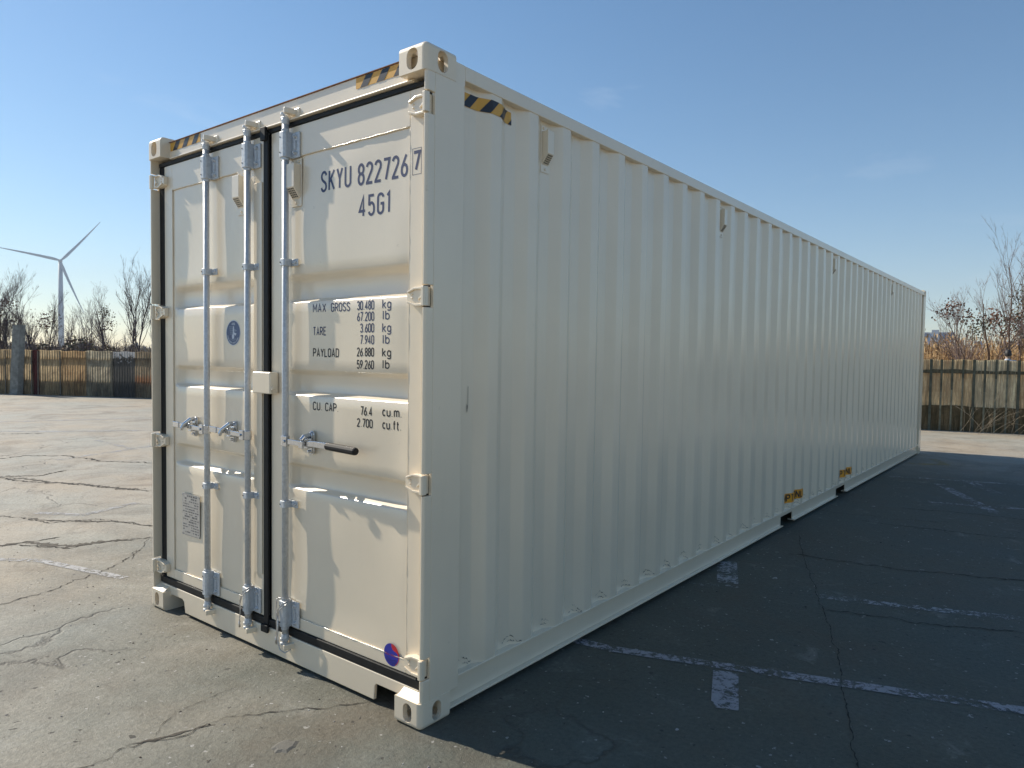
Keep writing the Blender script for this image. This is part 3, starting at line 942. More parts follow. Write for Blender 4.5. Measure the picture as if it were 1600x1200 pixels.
# hinges
def hinge(parent, side, zc):
    s = 1 if side else -1
    X = WX if side else 0.0
    b = MB()
    def P(d, y, z): return (X - s * d, y, zc + z)
    def slab(poly, y0, y1):
        pts = [(X - s * p[0], zc + p[1]) for p in poly]
        if s > 0: pts = pts[::-1]
        b.prism(pts, 1, y0, y1)
    # blade: tapered plate on the door
    slab([(.020, -.040), (.085, -.040), (.138, -.026), (.138, .024), (.085, .040), (.020, .040)], .032, .0565)
    # ribs
    slab([(.016, .030), (.085, .030), (.128, .016), (.128, .024), (.085, .040), (.016, .040)], .022, .0318)
    slab([(.016, -.040), (.085, -.040), (.128, -.024), (.128, -.016), (.085, -.030), (.016, -.030)], .022, .0318)
    slab([(.030, .022), (.064, -.008), (.064, -.016), (.030, .010)], .0265, .0318)
    slab([(.030, -.022), (.052, -.004), (.052, .003), (.030, -.012)], .0265, .0318)
    # bolt heads
    for dz in (-.006, .010):
        b.tube([P(.106, .032, dz), P(.106, .027, dz)], .0045, 6)
    # knuckle
    bw = [(X - s * q[0], q[1]) for q in [(.004, .010), (.009, .004), (.024, .004), (.028, .012), (.028, .028), (.004, .028)]]
    if s < 0: bw = bw[::-1]
    b.prism(bw[::-1], 2, zc - .041, zc + .041)
    return b.build('hinge', M_CREAM, parent, bevel=.002, fix=True)
for z in HINGE_Z: hinge(door_l, False, z - .004); hinge(door_r, True, z)

# lock box across the gap
b = MB(); b.box(1.150, 1.312, .004, .0535, 1.394, 1.506)
o = b.build('lock_box', M_CREAM, door_l, bevel=.006, seg=3)
b = MB(); b.tube([(1.286, .018, 1.425), (1.322, .018, 1.425)], .008, 8); b.tube([(1.314, .03, 1.418), (1.32, .018, 1.410), (1.326, .006, 1.42)], .003, 6)
b.build('lock_loop', M_CREAM, o)
b = MB(); b.box(1.090, 1.165, .0505, .0565, .42, 2.50); b.build('cover_strip', M_CREAM, door_l, bevel=.002)

# vents on doors
make_vent(door_r, lambda u, v, w: (1.462 + u, DY + .000 - w, 2.458 + v))
make_vent(door_l, lambda u, v, w: (.960 + u, DY + .000 - w, 2.470 + v))

# lettering on the right door
def on_door(u, v, layer=0):
    if PR[0] < u < PR[1]: y = panel_y(u, v, PR[0], PR[1], (True, False))
    else: y = DY - .003
    return (u, y - .0006 - .00002 * (layer % 4), v)
tx = MB()
letters(tx, 'SKYU', 1.663, 2.381, .103, .218, on_door, .122, 0, .26)
tx.build('lettering', M_NAVY, door_r); tx = MB()
letters(tx, '822726', 1.938, 2.377, .102, .322, on_door, .128, 0, .24)
tx.build('lettering', M_NAVY, door_r); tx = MB()
letters(tx, '7', 2.311, 2.388, .088, .036, on_door, .16, 0)
for (u0, v0, u1, v1) in ((2.301, 2.374, 2.357, 2.376), (2.301, 2.484, 2.357, 2.486), (2.301, 2.374, 2.3035, 2.486), (2.3545, 2.374, 2.357, 2.486)):
    tx.face([on_door(u0, v0), on_door(u1, v0), on_door(u1, v1), on_door(u0, v1)])
tx.build('check_digit', M_NAVY, door_r); tx = MB()
letters(tx, '45G1', 1.946, 2.232, .099, .204, on_door, .124, 0, .30)
tx.build('lettering', M_NAVY, door_r)
def rows(rws, m, wgt):
    for s_, u, v, h, w in rws:
        t = MB(); letters(t, s_, u, v, h, w, on_door, wgt, 0, .20)
        t.build('lettering', m, door_r)
rows([('MAX', 1.592, 1.806, .044, .098), ('GROSS', 1.734, 1.806, .044, .139), ('30.480', 1.930, 1.808, .044, .118), ('67.200', 1.930, 1.757, .044, .118),
      ('TARE', 1.592, 1.693, .044, .098), ('3.600', 1.952, 1.704, .044, .096), ('7.940', 1.952, 1.650, .044, .096),
      ('kg', 2.110, 1.810, .044, .055), ('lb', 2.112, 1.760, .044, .043), ('kg', 2.110, 1.704, .044, .055), ('lb', 2.112, 1.652, .044, .043)], M_SLATE, .14)
rows([('PAYLOAD', 1.592, 1.588, .044, .197), ('26.880', 1.930, 1.594, .043, .118), ('59.260', 1.930, 1.536, .043, .118), ('kg', 2.110, 1.594, .043, .055), ('lb', 2.112, 1.540, .043, .043),
      ('CU.', 1.592, 1.325, .043, .070), ('CAP.', 1.690, 1.325, .043, .100), ('76.4', 1.960, 1.321, .044, .078), ('2.700', 1.934, 1.266, .042, .106),
      ('cu.m.', 2.112, 1.326, .044, .125), ('cu.ft.', 2.112, 1.268, .044, .122)], M_BLACK, .15)

# round maker's sticker, lower right
sk = MB()
cx_, cz_, rr_ = 2.190, .2285 + .026, .051
def flat(u, v, lay): return (cx_ + u, DY - .003 - .0005 - .0003 * lay, cz_ + v)
def disc(poly, lay, mi): sk.face([flat(p[0], p[1], lay) for p in poly], mi)
disc([(rr_ * math.cos(2 * PI * k / 36), rr_ * math.sin(2 * PI * k / 36)) for k in range(36)], 0, 0)
# red swirl: upper right comma that thins down the right rim
red = [(rr_ * math.cos(R(a)), rr_ * math.sin(R(a))) for a in range(92, -62, -6)]
inner = [(rr_ * .93 * math.cos(R(a)), rr_ * .93 * math.sin(R(a))) for a in range(-60, 1, 10)] + [(.040, .012), (.030, .018), (.018, .020), (.006, .026), (-.001, .038)]
sk.add([flat(p[0], p[1], 1) for p in red + inner], [tuple(range(len(red + inner)))], 1)
for j in range(4):
    pts = [(-.034 + .068 * k / 14, -.020 - j * .0065 + .005 * math.sin(1.2 + 2 * PI * k / 14)) for k in range(15)]
    L, Rr = ribbon(pts, .0024)
    sk.grid([[flat(a.x, a.y, 1), flat(b_.x, b_.y, 1)] for a, b_ in zip(L, Rr)], 2)
rk = random.Random(2)
for u in [-.042 + .0075 * k for k in range(11)]:
    if -.019 < u < -.011: continue
    h = rk.uniform(.007, .011)
    sk.face([flat(u, -.006, 1), flat(u + .0055, -.006, 1), flat(u + .0055, -.006 + h, 1), flat(u, -.006 + h, 1)], 3)
sk.build('round_sticker', [M_BLUE, M_RED, M_DKBLUE, M_MAROON], door_r)

# round classification sticker, left door
sk = MB()
cx_, cz_, rr_ = .863, 1.714, .071
yb_ = min(panel_y(cx_ + a * .07, cz_ + b_ * .07, *PL, (True, True)) for a in (-1, 0, 1) for b_ in (-1, 0, 1))
def flat2(u, v, lay): return (cx_ + u, panel_y(cx_ + u, cz_ + v, *PL, (True, True)) - .0007 - .0003 * lay, cz_ + v)
def ring(r0, r1, lay, mi, a0=0, a1=360, n=40):
    sk.grid([[flat2(r0 * math.cos(R(a0 + (a1 - a0) * k / n)), r0 * math.sin(R(a0 + (a1 - a0) * k / n)), lay), flat2(r1 * math.cos(R(a0 + (a1 - a0) * k / n)), r1 * math.sin(R(a0 + (a1 - a0) * k / n)), lay)] for k in range(n + 1)], mi)
ring(.0, .071, 0, 1); ring(.0, .0665, 1, 0)
letters(sk, 'ABS', -.0155, .043, .013, .031, lambda u, v, l: flat2(u, v, 2), .2, 1)
for k in range(34):                          # lettering round the lower rim
    a = 195 + k * (330 - 195) / 33
    if k % 9 == 7: continue
    ring(.052, .0605, 2, 1, a, a + 2.2, 2)
# standing eagle over clouds, wings up
def poly2(pts, lay, mi): sk.face([flat2(p[0], p[1], lay) for p in pts], mi)
poly2([(-.004, .036), (.007, .036), (.009, .005), (.012, -.006), (.010, -.026), (.003, -.034), (-.008, -.034), (-.013, -.022), (-.010, -.008), (-.004, .0)], 2, 1)
poly2([(.009, .002), (.034, -.004), (.026, -.016), (.012, -.010)], 3, 1)
for i in range(5):
    for j in range(3):
        u, v = -.040 + j * .011 + i * .003, .030 - i * .010
        poly2([(u, v), (u + .007, v), (u + .007, v + .0065), (u, v + .0065)], 2, 2)
for i in range(6):
    a = .036 - i * .006
    poly2([(.010, .024 - i * .003), (a, .012 - i * .002), (a - .002, .009 - i * .002), (.010, .021 - i * .003)], 2, 2)
for k in range(9):
    u = -.030 + k * .0072
    poly2([(u, -.036 - .008 * math.sin(PI * k / 8)), (u + .005, -.037 - .008 * math.sin(PI * k / 8)), (u + .004, -.031), (u + .001, -.030)], 2, 2)
sk.build('classification_sticker', [M_SEALBLUE, M_PALE, simple('grey blue sticker print', (.2, .26, .36), .4)], door_l)

# data plate
pl_ = MB()
px0, px1, pz0, pz1 = .296, .502, .497, .750
def fp(u, v, lay): return (u, DY - .0045 - .0006 * lay, v)
pl_.add([fp(px0, pz0, -5), fp(px1, pz0, -5), fp(px1, pz1, -5), fp(px0, pz1, -5), fp(px0, pz0, 0), fp(px1, pz0, 0), fp(px1, pz1, 0), fp(px0, pz1, 0)], [(0, 3, 2, 1), (4, 5, 6, 7), (0, 1, 5, 4), (1, 2, 6, 5), (2, 3, 7, 6), (3, 0, 4, 7)], 0)
rk = random.Random(6)
v = pz1 - .018
row = 0
while v > pz0 + .012:
    u = px0 + (.03 if row in (0, 1, 8, 10) else .010)
    hgt = .009 if row in (0, 1, 8, 10) else .006
    end = px1 - (.03 if row in (0, 1, 8, 10) else .012)
    while u < end:
        w = rk.uniform(.006, .026)
        if rk.random() < .8: pl_.face([fp(u, v, 1), fp(min(u + w, end), v, 1), fp(min(u + w, end), v + hgt, 1), fp(u, v + hgt, 1)], 1)
        u += w + rk.uniform(.004, .010)
    v -= .0155; row += 1
for e in ((px0 + .003, px1 - .003, pz1 - .0045, pz1 - .003), (px0 + .003, px1 - .003, pz0 + .003, pz0 + .0045)):
    pl_.face([fp(e[0], e[2], 1), fp(e[1], e[2], 1), fp(e[1], e[3], 1), fp(e[0], e[3], 1)], 1)
for (u, v) in ((px0 + .006, pz0 + .01), (px1 - .006, pz0 + .01), (px0 + .006, pz1 - .01), (px1 - .006, pz1 - .01)):
    pl_.tube([fp(u, v, 0), fp(u, v, 5)], .0035, 6, 0)
pl_.build('data_plate', [M_PLATE, M_PLATETXT], door_l, fix=False)

# hazard labels on the header
for (x0, x1) in ((.176, .530), (1.925, 2.278)):
    lb = MB()
    yl = .0545
    lb.face([(x0, yl, 2.816), (x1, yl, 2.816), (x1, yl, 2.865), (x0, yl, 2.865)], 0)
    for k in range(3):
        a = x0 + .030 + k * .112
        lb.face([(a, yl - .0008, 2.816), (a + .052, yl - .0008, 2.816), (a + .092, yl - .0008, 2.865), (a + .040, yl - .0008, 2.865)], 1)
    lb.build('hazard_label', [M_YEL, M_BLK], hd)

# --- lock bars ---
BARS = (.647, 1.070, 1.415)
BY = .026
def lock_bar(x, left_handle):
    b = MB(); b.tube([(x, BY, .165), (x, BY, 2.745)], .0165, 16)
    bar = b.build('lock_bar', M_ZINC, BOX, smooth=True)
    # long bearing housings top and bottom
    for z0, z1 in ((2.578, 2.706), (.205, .342)):
        h = MB()
        h.prism([(x - .023, BY - .016), (x - .017, BY - .023), (x + .016, BY - .023), (x + .024, BY - .014), (x + .024, .0565), (x - .023, .0565)], 2, z0, z1)
        h.box(x + .0245, x + .085, .0465, .0565, z0 - .002, z1 - .004)
        o = h.build('bearing_housing', M_ZINC, bar, bevel=.004, seg=2, fix=True)
        rv = MB()
        for zr in (z0 + .022, z1 - .026):
            rv.tube([(x + .056, .0465, zr), (x + .056, .036, zr)], [.011, .009], 8)
            rv.tube([(x + .056, .0365, zr), (x + .056, .030, zr)], .005, 6)
        rv.box(x + .050, x + .062, .040, .0463, z0 + .04, z1 - .045)
        rv.build('bolt', M_ZINC, o)
        for zr in (z0 + .025, z1 - .028):
            dk = MB(); dk.tube([(x - .012, BY - .0215, zr), (x - .012, BY - .0245, zr)], .0035, 8); dk.build('grease_hole', M_GRIP, o)
        for za, zb_ in ((z1 + .001, z1 + .012), (z0 - .012, z0 - .001)):
            cl = MB(); cl.tube([(x, BY, za), (x, BY, zb_)], .0195, 16); cl.build('collar', M_ZINC, o)
    # slim guide brackets
    for zc in (2.060, .838):
        h = MB()
        h.prism([(x - .022, BY - .014), (x - .016, BY - .0205), (x + .016, BY - .0205), (x + .0215, BY - .014), (x + .0215, .0565), (x - .022, .0565)], 2, zc - .018, zc + .018)
        h.box(x + .022, x + .070, .0480, .0565, zc - .018, zc + .018)
        o = h.build('guide_bracket', M_ZINC, bar, bevel=.003, fix=True)
        rv = MB()
        for dx in (.040, .056): rv.tube([(x + dx, .048, zc), (x + dx, .039, zc)], [.0085, .007], 8)
        rv.build('bolt', M_ZINC, o)
        dk = MB(); dk.tube([(x - .013, BY - .019, zc), (x - .013, BY - .0225, zc)], .0035, 8); dk.build('grease_hole', M_GRIP, o)
    # cams: forged hook ends
    for z, s in ((2.752, 1), (.158, -1)):
        cm = MB()
        cm.tube([(x, BY, z - s * .010), (x, BY, z + s * .012), (x, BY, z + s * .030)], [.0175, .021, .015], 12)
        cm.tube([(x, BY, z + s * .030), (x, BY, z + s * .048)], [.015, .012], 10)
        cm.prism([(x - .030, BY - .010), (x - .012, BY - .020), (x + .012, BY - .018), (x + .020, BY + .006), (x + .004, BY + .020), (x - .018, BY + .014)], 2, min(z + s * .014, z + s * .026), max(z + s * .014, z + s * .026))
        cm.prism([(x - .026, BY - .014), (x - .008, BY - .020), (x + .010, BY - .010), (x + .008, BY + .012), (x - .016, BY + .010)], 2, min(z + s * .036, z + s * .050), max(z + s * .036, z + s * .050))
        cm.build('cam', M_ZINC, bar, bevel=.003, fix=True)
    # handle
    hz_ = 1.163
    d = -1 if left_handle else 1
    hub = MB()
    hub.box(min(x + d * .006, x + d * .046), max(x + d * .006, x + d * .046), BY - .026, BY - .006, hz_ - .026, hz_ + .026)
    hub.tube([(x + d * .030, BY - .026, hz_), (x + d * .030, BY - .033, hz_)], .008, 8)
    hub.tube([(x, BY, hz_ - .024), (x, BY, hz_ + .024)], .0215, 14)
    hub.build('handle_hub', M_CHROME, bar, bevel=.002, fix=True)
    Lh = .33 if left_handle else .36
    h = MB()
    def seg(u0, v0, u1, v1, wz0, wz1, y0, y1, mi=0):
        pts = [(x + d * u0, hz_ + v0 - wz0), (x + d * u1, hz_ + v1 - wz1), (x + d * u1, hz_ + v1 + wz1), (x + d * u0, hz_ + v0 + wz0)]
        if d < 0: pts = pts[::-1]
        h.prism(pts[::-1], 1, y0, y1, mi)
    gm = [M_CHROME, M_GRIP]
    if left_handle:
        seg(.050, .0, .150, .004, .012, .013, BY - .022, BY - .010)
        seg(.150, .004, .200, .010, .013, .013, BY - .026, BY - .014)
        seg(.200, .010, .262, .010, .013, .014, BY - .032, BY - .018)
        seg(.262, .010, .332, .012, .0165, .0165, BY - .036, BY - .016)
    else:
        seg(.050, .0, .150, -.002, .013, .013, BY - .022, BY - .010)
        seg(.150, -.002, .270, .006, .013, .014, BY - .024, BY - .012)
        seg(.270, .006, .372, .004, .015, .015, BY - .026, BY - .010)
        h.tube([(x + u, BY - .019, hz_ + v) for u, v in ((.366, .004), (.369, .004), (.44, .002), (.575, -.002), (.583, -.002), (.585, -.002))], [.014, .018, .0185, .0185, .016, .010], 12, 1)
    h.build('handle', gm, bar, bevel=.003, fix=True)
    # retainer with catch
    rx = x + d * (.180 if left_handle else .185)
    r = MB()
    st = stadium(.040, .118, 8)
    r.prism([(rx + p[0], hz_ + .002 + p[1]) for p in st], 1, .048, .060)
    r.prism([(rx + p[0] * .8, hz_ + .002 + p[1] * .93) for p in st], 1, .040, .0478)
    for dz in (.042, -.040): r.tube([(rx, .040, hz_ + dz), (rx, .028, hz_ + dz)], [.009, .007], 8)
    r.box(rx - .018, rx + .018, BY - .012, .0478, hz_ - .024, hz_ - .0145)
    r.box(rx - .016, rx + .016, BY - .012, .0478, hz_ + .020, hz_ + .028)
    r.box(rx - .016, rx + .016, BY - .040, BY - .0305, hz_ - .020, hz_ + .014) if not left_handle else None
    if left_handle:
        r.tube([(rx, .040, hz_ + .050), (rx - d * .004, .020, hz_ + .048), (rx + d * .012, -.010, hz_ + .020), (rx + d * .020, -.020, hz_ - .004), (rx + d * .022, -.019, hz_ - .016)], [.012, .013, .012, .011, .008], 8)
    else:
        r.tube([(rx, .040, hz_ + .040), (rx, .006, hz_ + .034), (rx, -.010, hz_ + .018)], [.012, .013, .012], 8)
    r.build('handle_retainer', M_CHROME, bar, bevel=.002, fix=True)
    return bar
for i, x in enumerate(BARS): lock_bar(x, i < 2)
# cam keepers welded to header and sill (cream)
for x in BARS:
    for z, s in ((2.800, 1), (.112, -1)):
        k = MB()
        xo = x + .028
        k.prism([(xo - .010, .060), (xo - .004, -.004), (xo + .014, -.008), (xo + .020, .008), (xo + .030, .060)], 2, z - .014, z + .014)
        k.prism([(x - .030, .062), (x - .030, .030), (x - .022, .024), (x - .016, .062)], 2, z - .012, z + .012)
        k.prism([(x - .030, .050), (xo + .05, .050), (xo + .05, .0605), (x - .030, .0605)], 2, z - .022, z + .020)
        k.build('cam_keeper', M_CREAM, BOX, bevel=.004, fix=True)

# wire seals looped on two bars
def wire_seal(x, big, label):
    o = MB()
    def tw(pts, r=.0028):
        pts = [Vector(p) for p in pts]
        o.tube(pts, r, 6)
    yf = BY - .030
    tw([(x + .046, .034, .352), (x + .020, yf, .335), (x - .012, yf - .002, .300), (x - .030, yf, .262), (x - .036, yf + .006, .215), (x - .032, yf, .17), (x - .036, yf + .004, .135)])
    tw([(x + .046, .034, .346), (x + .022, yf, .318), (x - .006, yf - .004, .290), (x - .028, yf - .002, .24), (x - .026, yf, .19), (x - .030, yf - .003, .15), (x - .026, yf, .125)])
    o.tube([(x - .034, yf, .15), (x - .032, yf, .118)], .0055, 8)
    if big:
        tw([(x - .022, yf, .350), (x - .040, yf + .008, .33), (x - .034, yf, .28), (x - .020, yf - .004, .20), (x - .008, yf - .006, .13), (x + .01, yf - .006, .096), (x + .04, yf + .002, .086), (x + .058, .02, .10)], .0032)
        tw([(x - .022, yf, .350), (x, yf - .004, .362), (x + .03, .02, .358)], .0028)
        tw([(x - .016, yf, .27), (x - .010, yf - .006, .18), (x - .022, yf - .004, .115)], .0028)
    ob = o.build('wire_seal', M_WIRE, None, smooth=True)
    return tag(ob, label, 'wire seal', 'wire seals on the lock bars')
wire_seal(BARS[1], False, 'short twisted steel cable loop hanging from the foot of the middle lock bar')
wire_seal(BARS[2], True, 'longer twisted steel cable loop knotted round the right lock bar foot and its keeper')

# ================================================================== BEYOND THE YARD
# fence line (points follow the back edge of the yard)
FENCE = [(-36.5, 2.0), (-31.0, 4.65), (-26.6, 6.75), (-21.3, 9.3), (-14.5, 12.1), (-6, 15.1), (1.66, 17.42), (3.7, 17.95), (6.6, 18.65), (10.5, 19.5)]
def fence_at(d):
    for a, b_ in zip(FENCE, FENCE[1:]):
        L = math.hypot(b_[0] - a[0], b_[1] - a[1])
        if d <= L: return Vector((a[0] + (b_[0] - a[0]) * d / L, a[1] + (b_[1] - a[1]) * d / L)), Vector(((b_[0] - a[0]) / L, (b_[1] - a[1]) / L))
        d -= L
    return Vector(FENCE[-1]), Vector((1, .2)).normalized()
FL = sum(math.hypot(b_[0] - a[0], b_[1] - a[1]) for a, b_ in zip(FENCE, FENCE[1:]))

M_SOIL = simple('dry soil and dead grass', (.17, .125, .07), .95, 0, .4, .8, .6, 3)
tb = MB()
rows_ = []
ds = np.linspace(0, FL, 60)
prof = [(.35, -.02), (.9, .15), (2.2, .28), (6, .32), (15, .30), (40, .30), (120, .35), (500, .4), (1300, .4)]
for off, h in prof:
    rr = []
    for d in ds:
        p, t = fence_at(d)
        n = Vector((-t.y, t.x)) if off < 30 else Vector((-.33, .944))
        q = p + n * off
        if off > 60:
            cx0 = p + (p - Vector((-10, 4))) .normalized() * off * .0
            spread = 1 + off / 60
            mid = Vector((-12, 12))
            q = mid + (p - mid) * spread * .6 + n * off
        rr.append((q.x, q.y, h + .05 * math.sin(d * .9 + off)))
    rows_.append(rr)
tb.grid(rows_)
tag(tb.build('field', M_SOIL, smooth=True, fix=True), kind='structure')

# fence: corrugated translucent sheets, sun behind them
def sheet_mat(name, col, stain, trans=.5, thr=.5, seed=0, top=None, blot=None):
    m, nt, p, out = mat(name)
    nt.nodes.remove(p)
    v = pos(nt)
    mpn = N(nt, 'ShaderNodeMapping'); mpn.inputs['Location'].default_value = (seed * 3.7, seed, 0); mpn.inputs['Scale'].default_value = (5, 5, .45); nt.links.new(v, mpn.inputs['Vector'])
    n1 = noise(nt, mpn.outputs[0], 3.2, 7, .8)
    n2 = noise(nt, v, 1.3, 7, .7, .8)
    c = ramp(nt, n1, [(.33, tuple(x * .35 for x in col)), (.5, tuple(x * .8 for x in col)), (.66, tuple(min(1, x * 1.45) for x in col))])
    f = ramp(nt, n2, [(thr - .06, 0.), (thr + .16, .92)])
    c = mixc(nt, f, c, stain)
    sep = N(nt, 'ShaderNodeSeparateXYZ'); nt.links.new(v, sep.inputs[0])
    if top:                       # remains of peeling paint along the upper edge
        e = math_(nt, 'ADD', sep.outputs['Z'], math_(nt, 'MULTIPLY', math_(nt, 'SUBTRACT', noise(nt, v, 6, 6, .7), .5), 1.3))
        c = mixc(nt, ramp(nt, math_(nt, 'DIVIDE', e, 2.0), [(.68, 0.), (.71, 1.)]), c, top)
    if blot:                      # sprayed stain low on the sheet
        e = math_(nt, 'ADD', math_(nt, 'ABSOLUTE', math_(nt, 'SUBTRACT', sep.outputs['Z'], .62)), math_(nt, 'MULTIPLY', math_(nt, 'SUBTRACT', n2, .5), .6))
        c = mixc(nt, ramp(nt, e, [(.04, .8), (.22, 0.)]), c, blot)
    d = N(nt, 'ShaderNodeBsdfDiffuse'); t = N(nt, 'ShaderNodeBsdfTranslucent')
    nt.links.new(c, d.inputs[0]); nt.links.new(c, t.inputs[0])
    ms = N(nt, 'ShaderNodeMixShader'); ms.inputs[0].default_value = trans
    nt.links.new(d.outputs[0], ms.inputs[1]); nt.links.new(t.outputs[0], ms.inputs[2]); nt.links.new(ms.outputs[0], out.inputs['Surface'])
    return m
SHEETS = [sheet_mat('tan fibreglass sheet', (.56, .43, .26), (.17, .135, .095), .55, .53, 1),
          sheet_mat('grey tan fibreglass sheet', (.50, .44, .32), (.16, .145, .115), .55, .50, 2),
          sheet_mat('orange brown fibreglass sheet', (.54, .37, .20), (.18, .11, .065), .55, .54, 3),
          sheet_mat('mossy fibreglass sheet', (.30, .28, .20), (.085, .085, .065), .5, .47, 4)]
SH_WHITE = sheet_mat('blue black sheet with peeling white paint', (.13, .125, .115), (.075, .075, .07), .35, .5, 5, (.42, .42, .42))
SH_DARK = sheet_mat('black painted sheet', (.10, .09, .08), (.055, .05, .045), .3, .5, 6)
SH_RED = sheet_mat('oxblood painted sheet', (.10, .032, .032), (.07, .03, .03), .15, .6, 7)
SH_BROWN = sheet_mat('dark brown sheet', (.27, .18, .11), (.11, .08, .055), .4, .5, 8)
SH_RUSTY = sheet_mat('brown fibreglass sheet with an orange stain', (.36, .29, .20), (.15, .12, .085), .5, .52, 9, None, (.25, .115, .06))
SH_R = [sheet_mat('pale tan fibreglass sheet', (.76, .62, .40), (.36, .30, .20), .40, .57, 11), sheet_mat('pale grey tan sheet', (.70, .61, .43), (.36, .33, .24), .40, .56, 12), sheet_mat('rust tinged tan sheet', (.74, .54, .31), (.40, .25, .14), .40, .58, 13)]
SH_FOOTSHADE = sheet_mat('painted shade at sheet foot', (.17, .125, .07), (.045, .048, .030), .1, .50, 14)  # dark colour painted in for the shade low on the sheets
SH_RAILSHADE = sheet_mat('painted rail shadow', (.19, .165, .11), (.08, .075, .05), .1, .5, 15)  # dark colour painted in for a rail's shadow
M_POSTW = simple('weathered wood', (.13, .115, .085), .9, 0, .4, 9, .5, 40)
M_POSTG = simple('grey green batten', (.17, .165, .115), .9, 0, .45, 6, .5, 40)
M_POSTD = simple('dark mossy batten', (.085, .088, .062), .9, 0, .4, 9, .5, 40)
rf = random.Random(21)
FN = tag(empty('fence', (FENCE[2][0], FENCE[2][1], 0)), 'long patched fence of stained corrugated sheets along the back of the yard', 'fence')
inv = Matrix.Translation((-FENCE[2][0], -FENCE[2][1], 0))
def fbuild(mb, name, mats, smooth=False):
    mb.v = [(a - FENCE[2][0], b_ - FENCE[2][1], c) for a, b_, c in mb.v]
    return mb.build(name, mats, FN, smooth=smooth)
def fence_h(d): return 1.60 + .11 * min(1, max(0, (d - 20) / 20))
def fence_panel(d0, d1, m, wl, amp, h):
    b = MB()
    n = max(8, int((d1 - d0) / wl * 6))
    lo, mid, hi = [], [], []
    lean = rf.uniform(-.02, .02)
    for k in range(n + 1):
        d = d0 + (d1 - d0) * k / n
        p, t = fence_at(d); nn = Vector((-t.y, t.x))
        o = amp * math.sin(2 * PI * (d - d0) / wl)
        ht = h + .012 * math.sin(d * 9) + rf.uniform(-.004, .004)
        lo.append((p.x + nn.x * o, p.y + nn.y * o, .0)); hi.append((p.x + nn.x * (o + lean), p.y + nn.y * (o + lean), ht))
    b.grid([lo, hi])
    return fbuild(b, 'fence_panel', m, True)
# find distance along the fence of the visible left/right parts
d = 0.0
dl0 = .36 + math.hypot(5.5, 2.65) + math.hypot(4.4, 2.1)       # at (-26.6, 6.75)
special = {}
def special_for(dm):
    e = dm - dl0
    if 1.02 < e < 1.32: return SH_RED
    if 4.35 < e < 5.3: return SH_WHITE
    if 5.3 <= e < 6.3: return SH_RUSTY
    if e >= 6.3 and e < 7.2: return SH_DARK
    return None
cuts = [0.0]
fixed = [dl0 - 1.0, dl0 - .1, dl0 + .62, dl0 + 1.03, dl0 + 1.31, dl0 + 2.25, dl0 + 3.3, dl0 + 4.4, dl0 + 5.28, dl0 + 6.25, dl0 + 7.1]
while cuts[-1] < FL - .5:
    nx = [f for f in fixed if f > cuts[-1] + .05]
    step = rf.uniform(.75, 1.05)
    if cuts[-1] > dl0 + 24: step = .90
    if nx and cuts[-1] + step > nx[0] - .3 and cuts[-1] > dl0 - 2.2: cuts.append(nx[0])
    else: cuts.append(cuts[-1] + step)
for a, c in zip(cuts, cuts[1:]):
    m = special_for((a + c) / 2)
    right = a > dl0 + 24
    if m is None: m = rf.choice(SH_R if right else [SHEETS[0], SHEETS[0], SHEETS[1], SHEETS[2], SHEETS[2], SH_BROWN])
    h = fence_h(a) + (rf.uniform(-.015, .02) if not right else rf.uniform(-.006, .006))
    fence_panel(a, c + .03, m, .105 if not right else .085, .016 if not right else .012, h)
# battens over the joints
b1 = MB()
for i, c in enumerate(cuts):
    right = c > dl0 + 24
    p, t = fence_at(c); nn = Vector((t.y, -t.x))
    hh = fence_h(c) + (.01 if right else -.02)
    def bar(mb, dd, w, th, z0, z1, off):
        p_, t_ = fence_at(dd); n_ = Vector((t_.y, -t_.x))
        c0 = p_ + n_ * off
        q = [c0 - t_ * w / 2, c0 + t_ * w / 2, c0 + t_ * w / 2 + n_ * th, c0 - t_ * w / 2 + n_ * th]
        mb.prism([(v_.x, v_.y) for v_ in q][::-1], 2, z0, z1)
    bm_ = MB()
    bar(bm_, c, .045 if not right else .06, .02, 0, hh, .022)
    if right:
        fbuild(bm_, 'fence_batten', M_POSTD)
        for k in (1, 2, 3):
            zz0 = rf.uniform(.95, 1.42)
            bb = MB(); bar(bb, c + k * .225, .045, .012, zz0, hh, .0225); fbuild(bb, 'fence_batten', M_POSTD)
            bb = MB(); bar(bb, c + k * .225, .040, .008, 0, zz0 - .002, .0225); fbuild(bb, 'fence_batten', M_POSTG)
    elif rf.random() < .75: fbuild(bm_, 'fence_batten', M_POSTW)
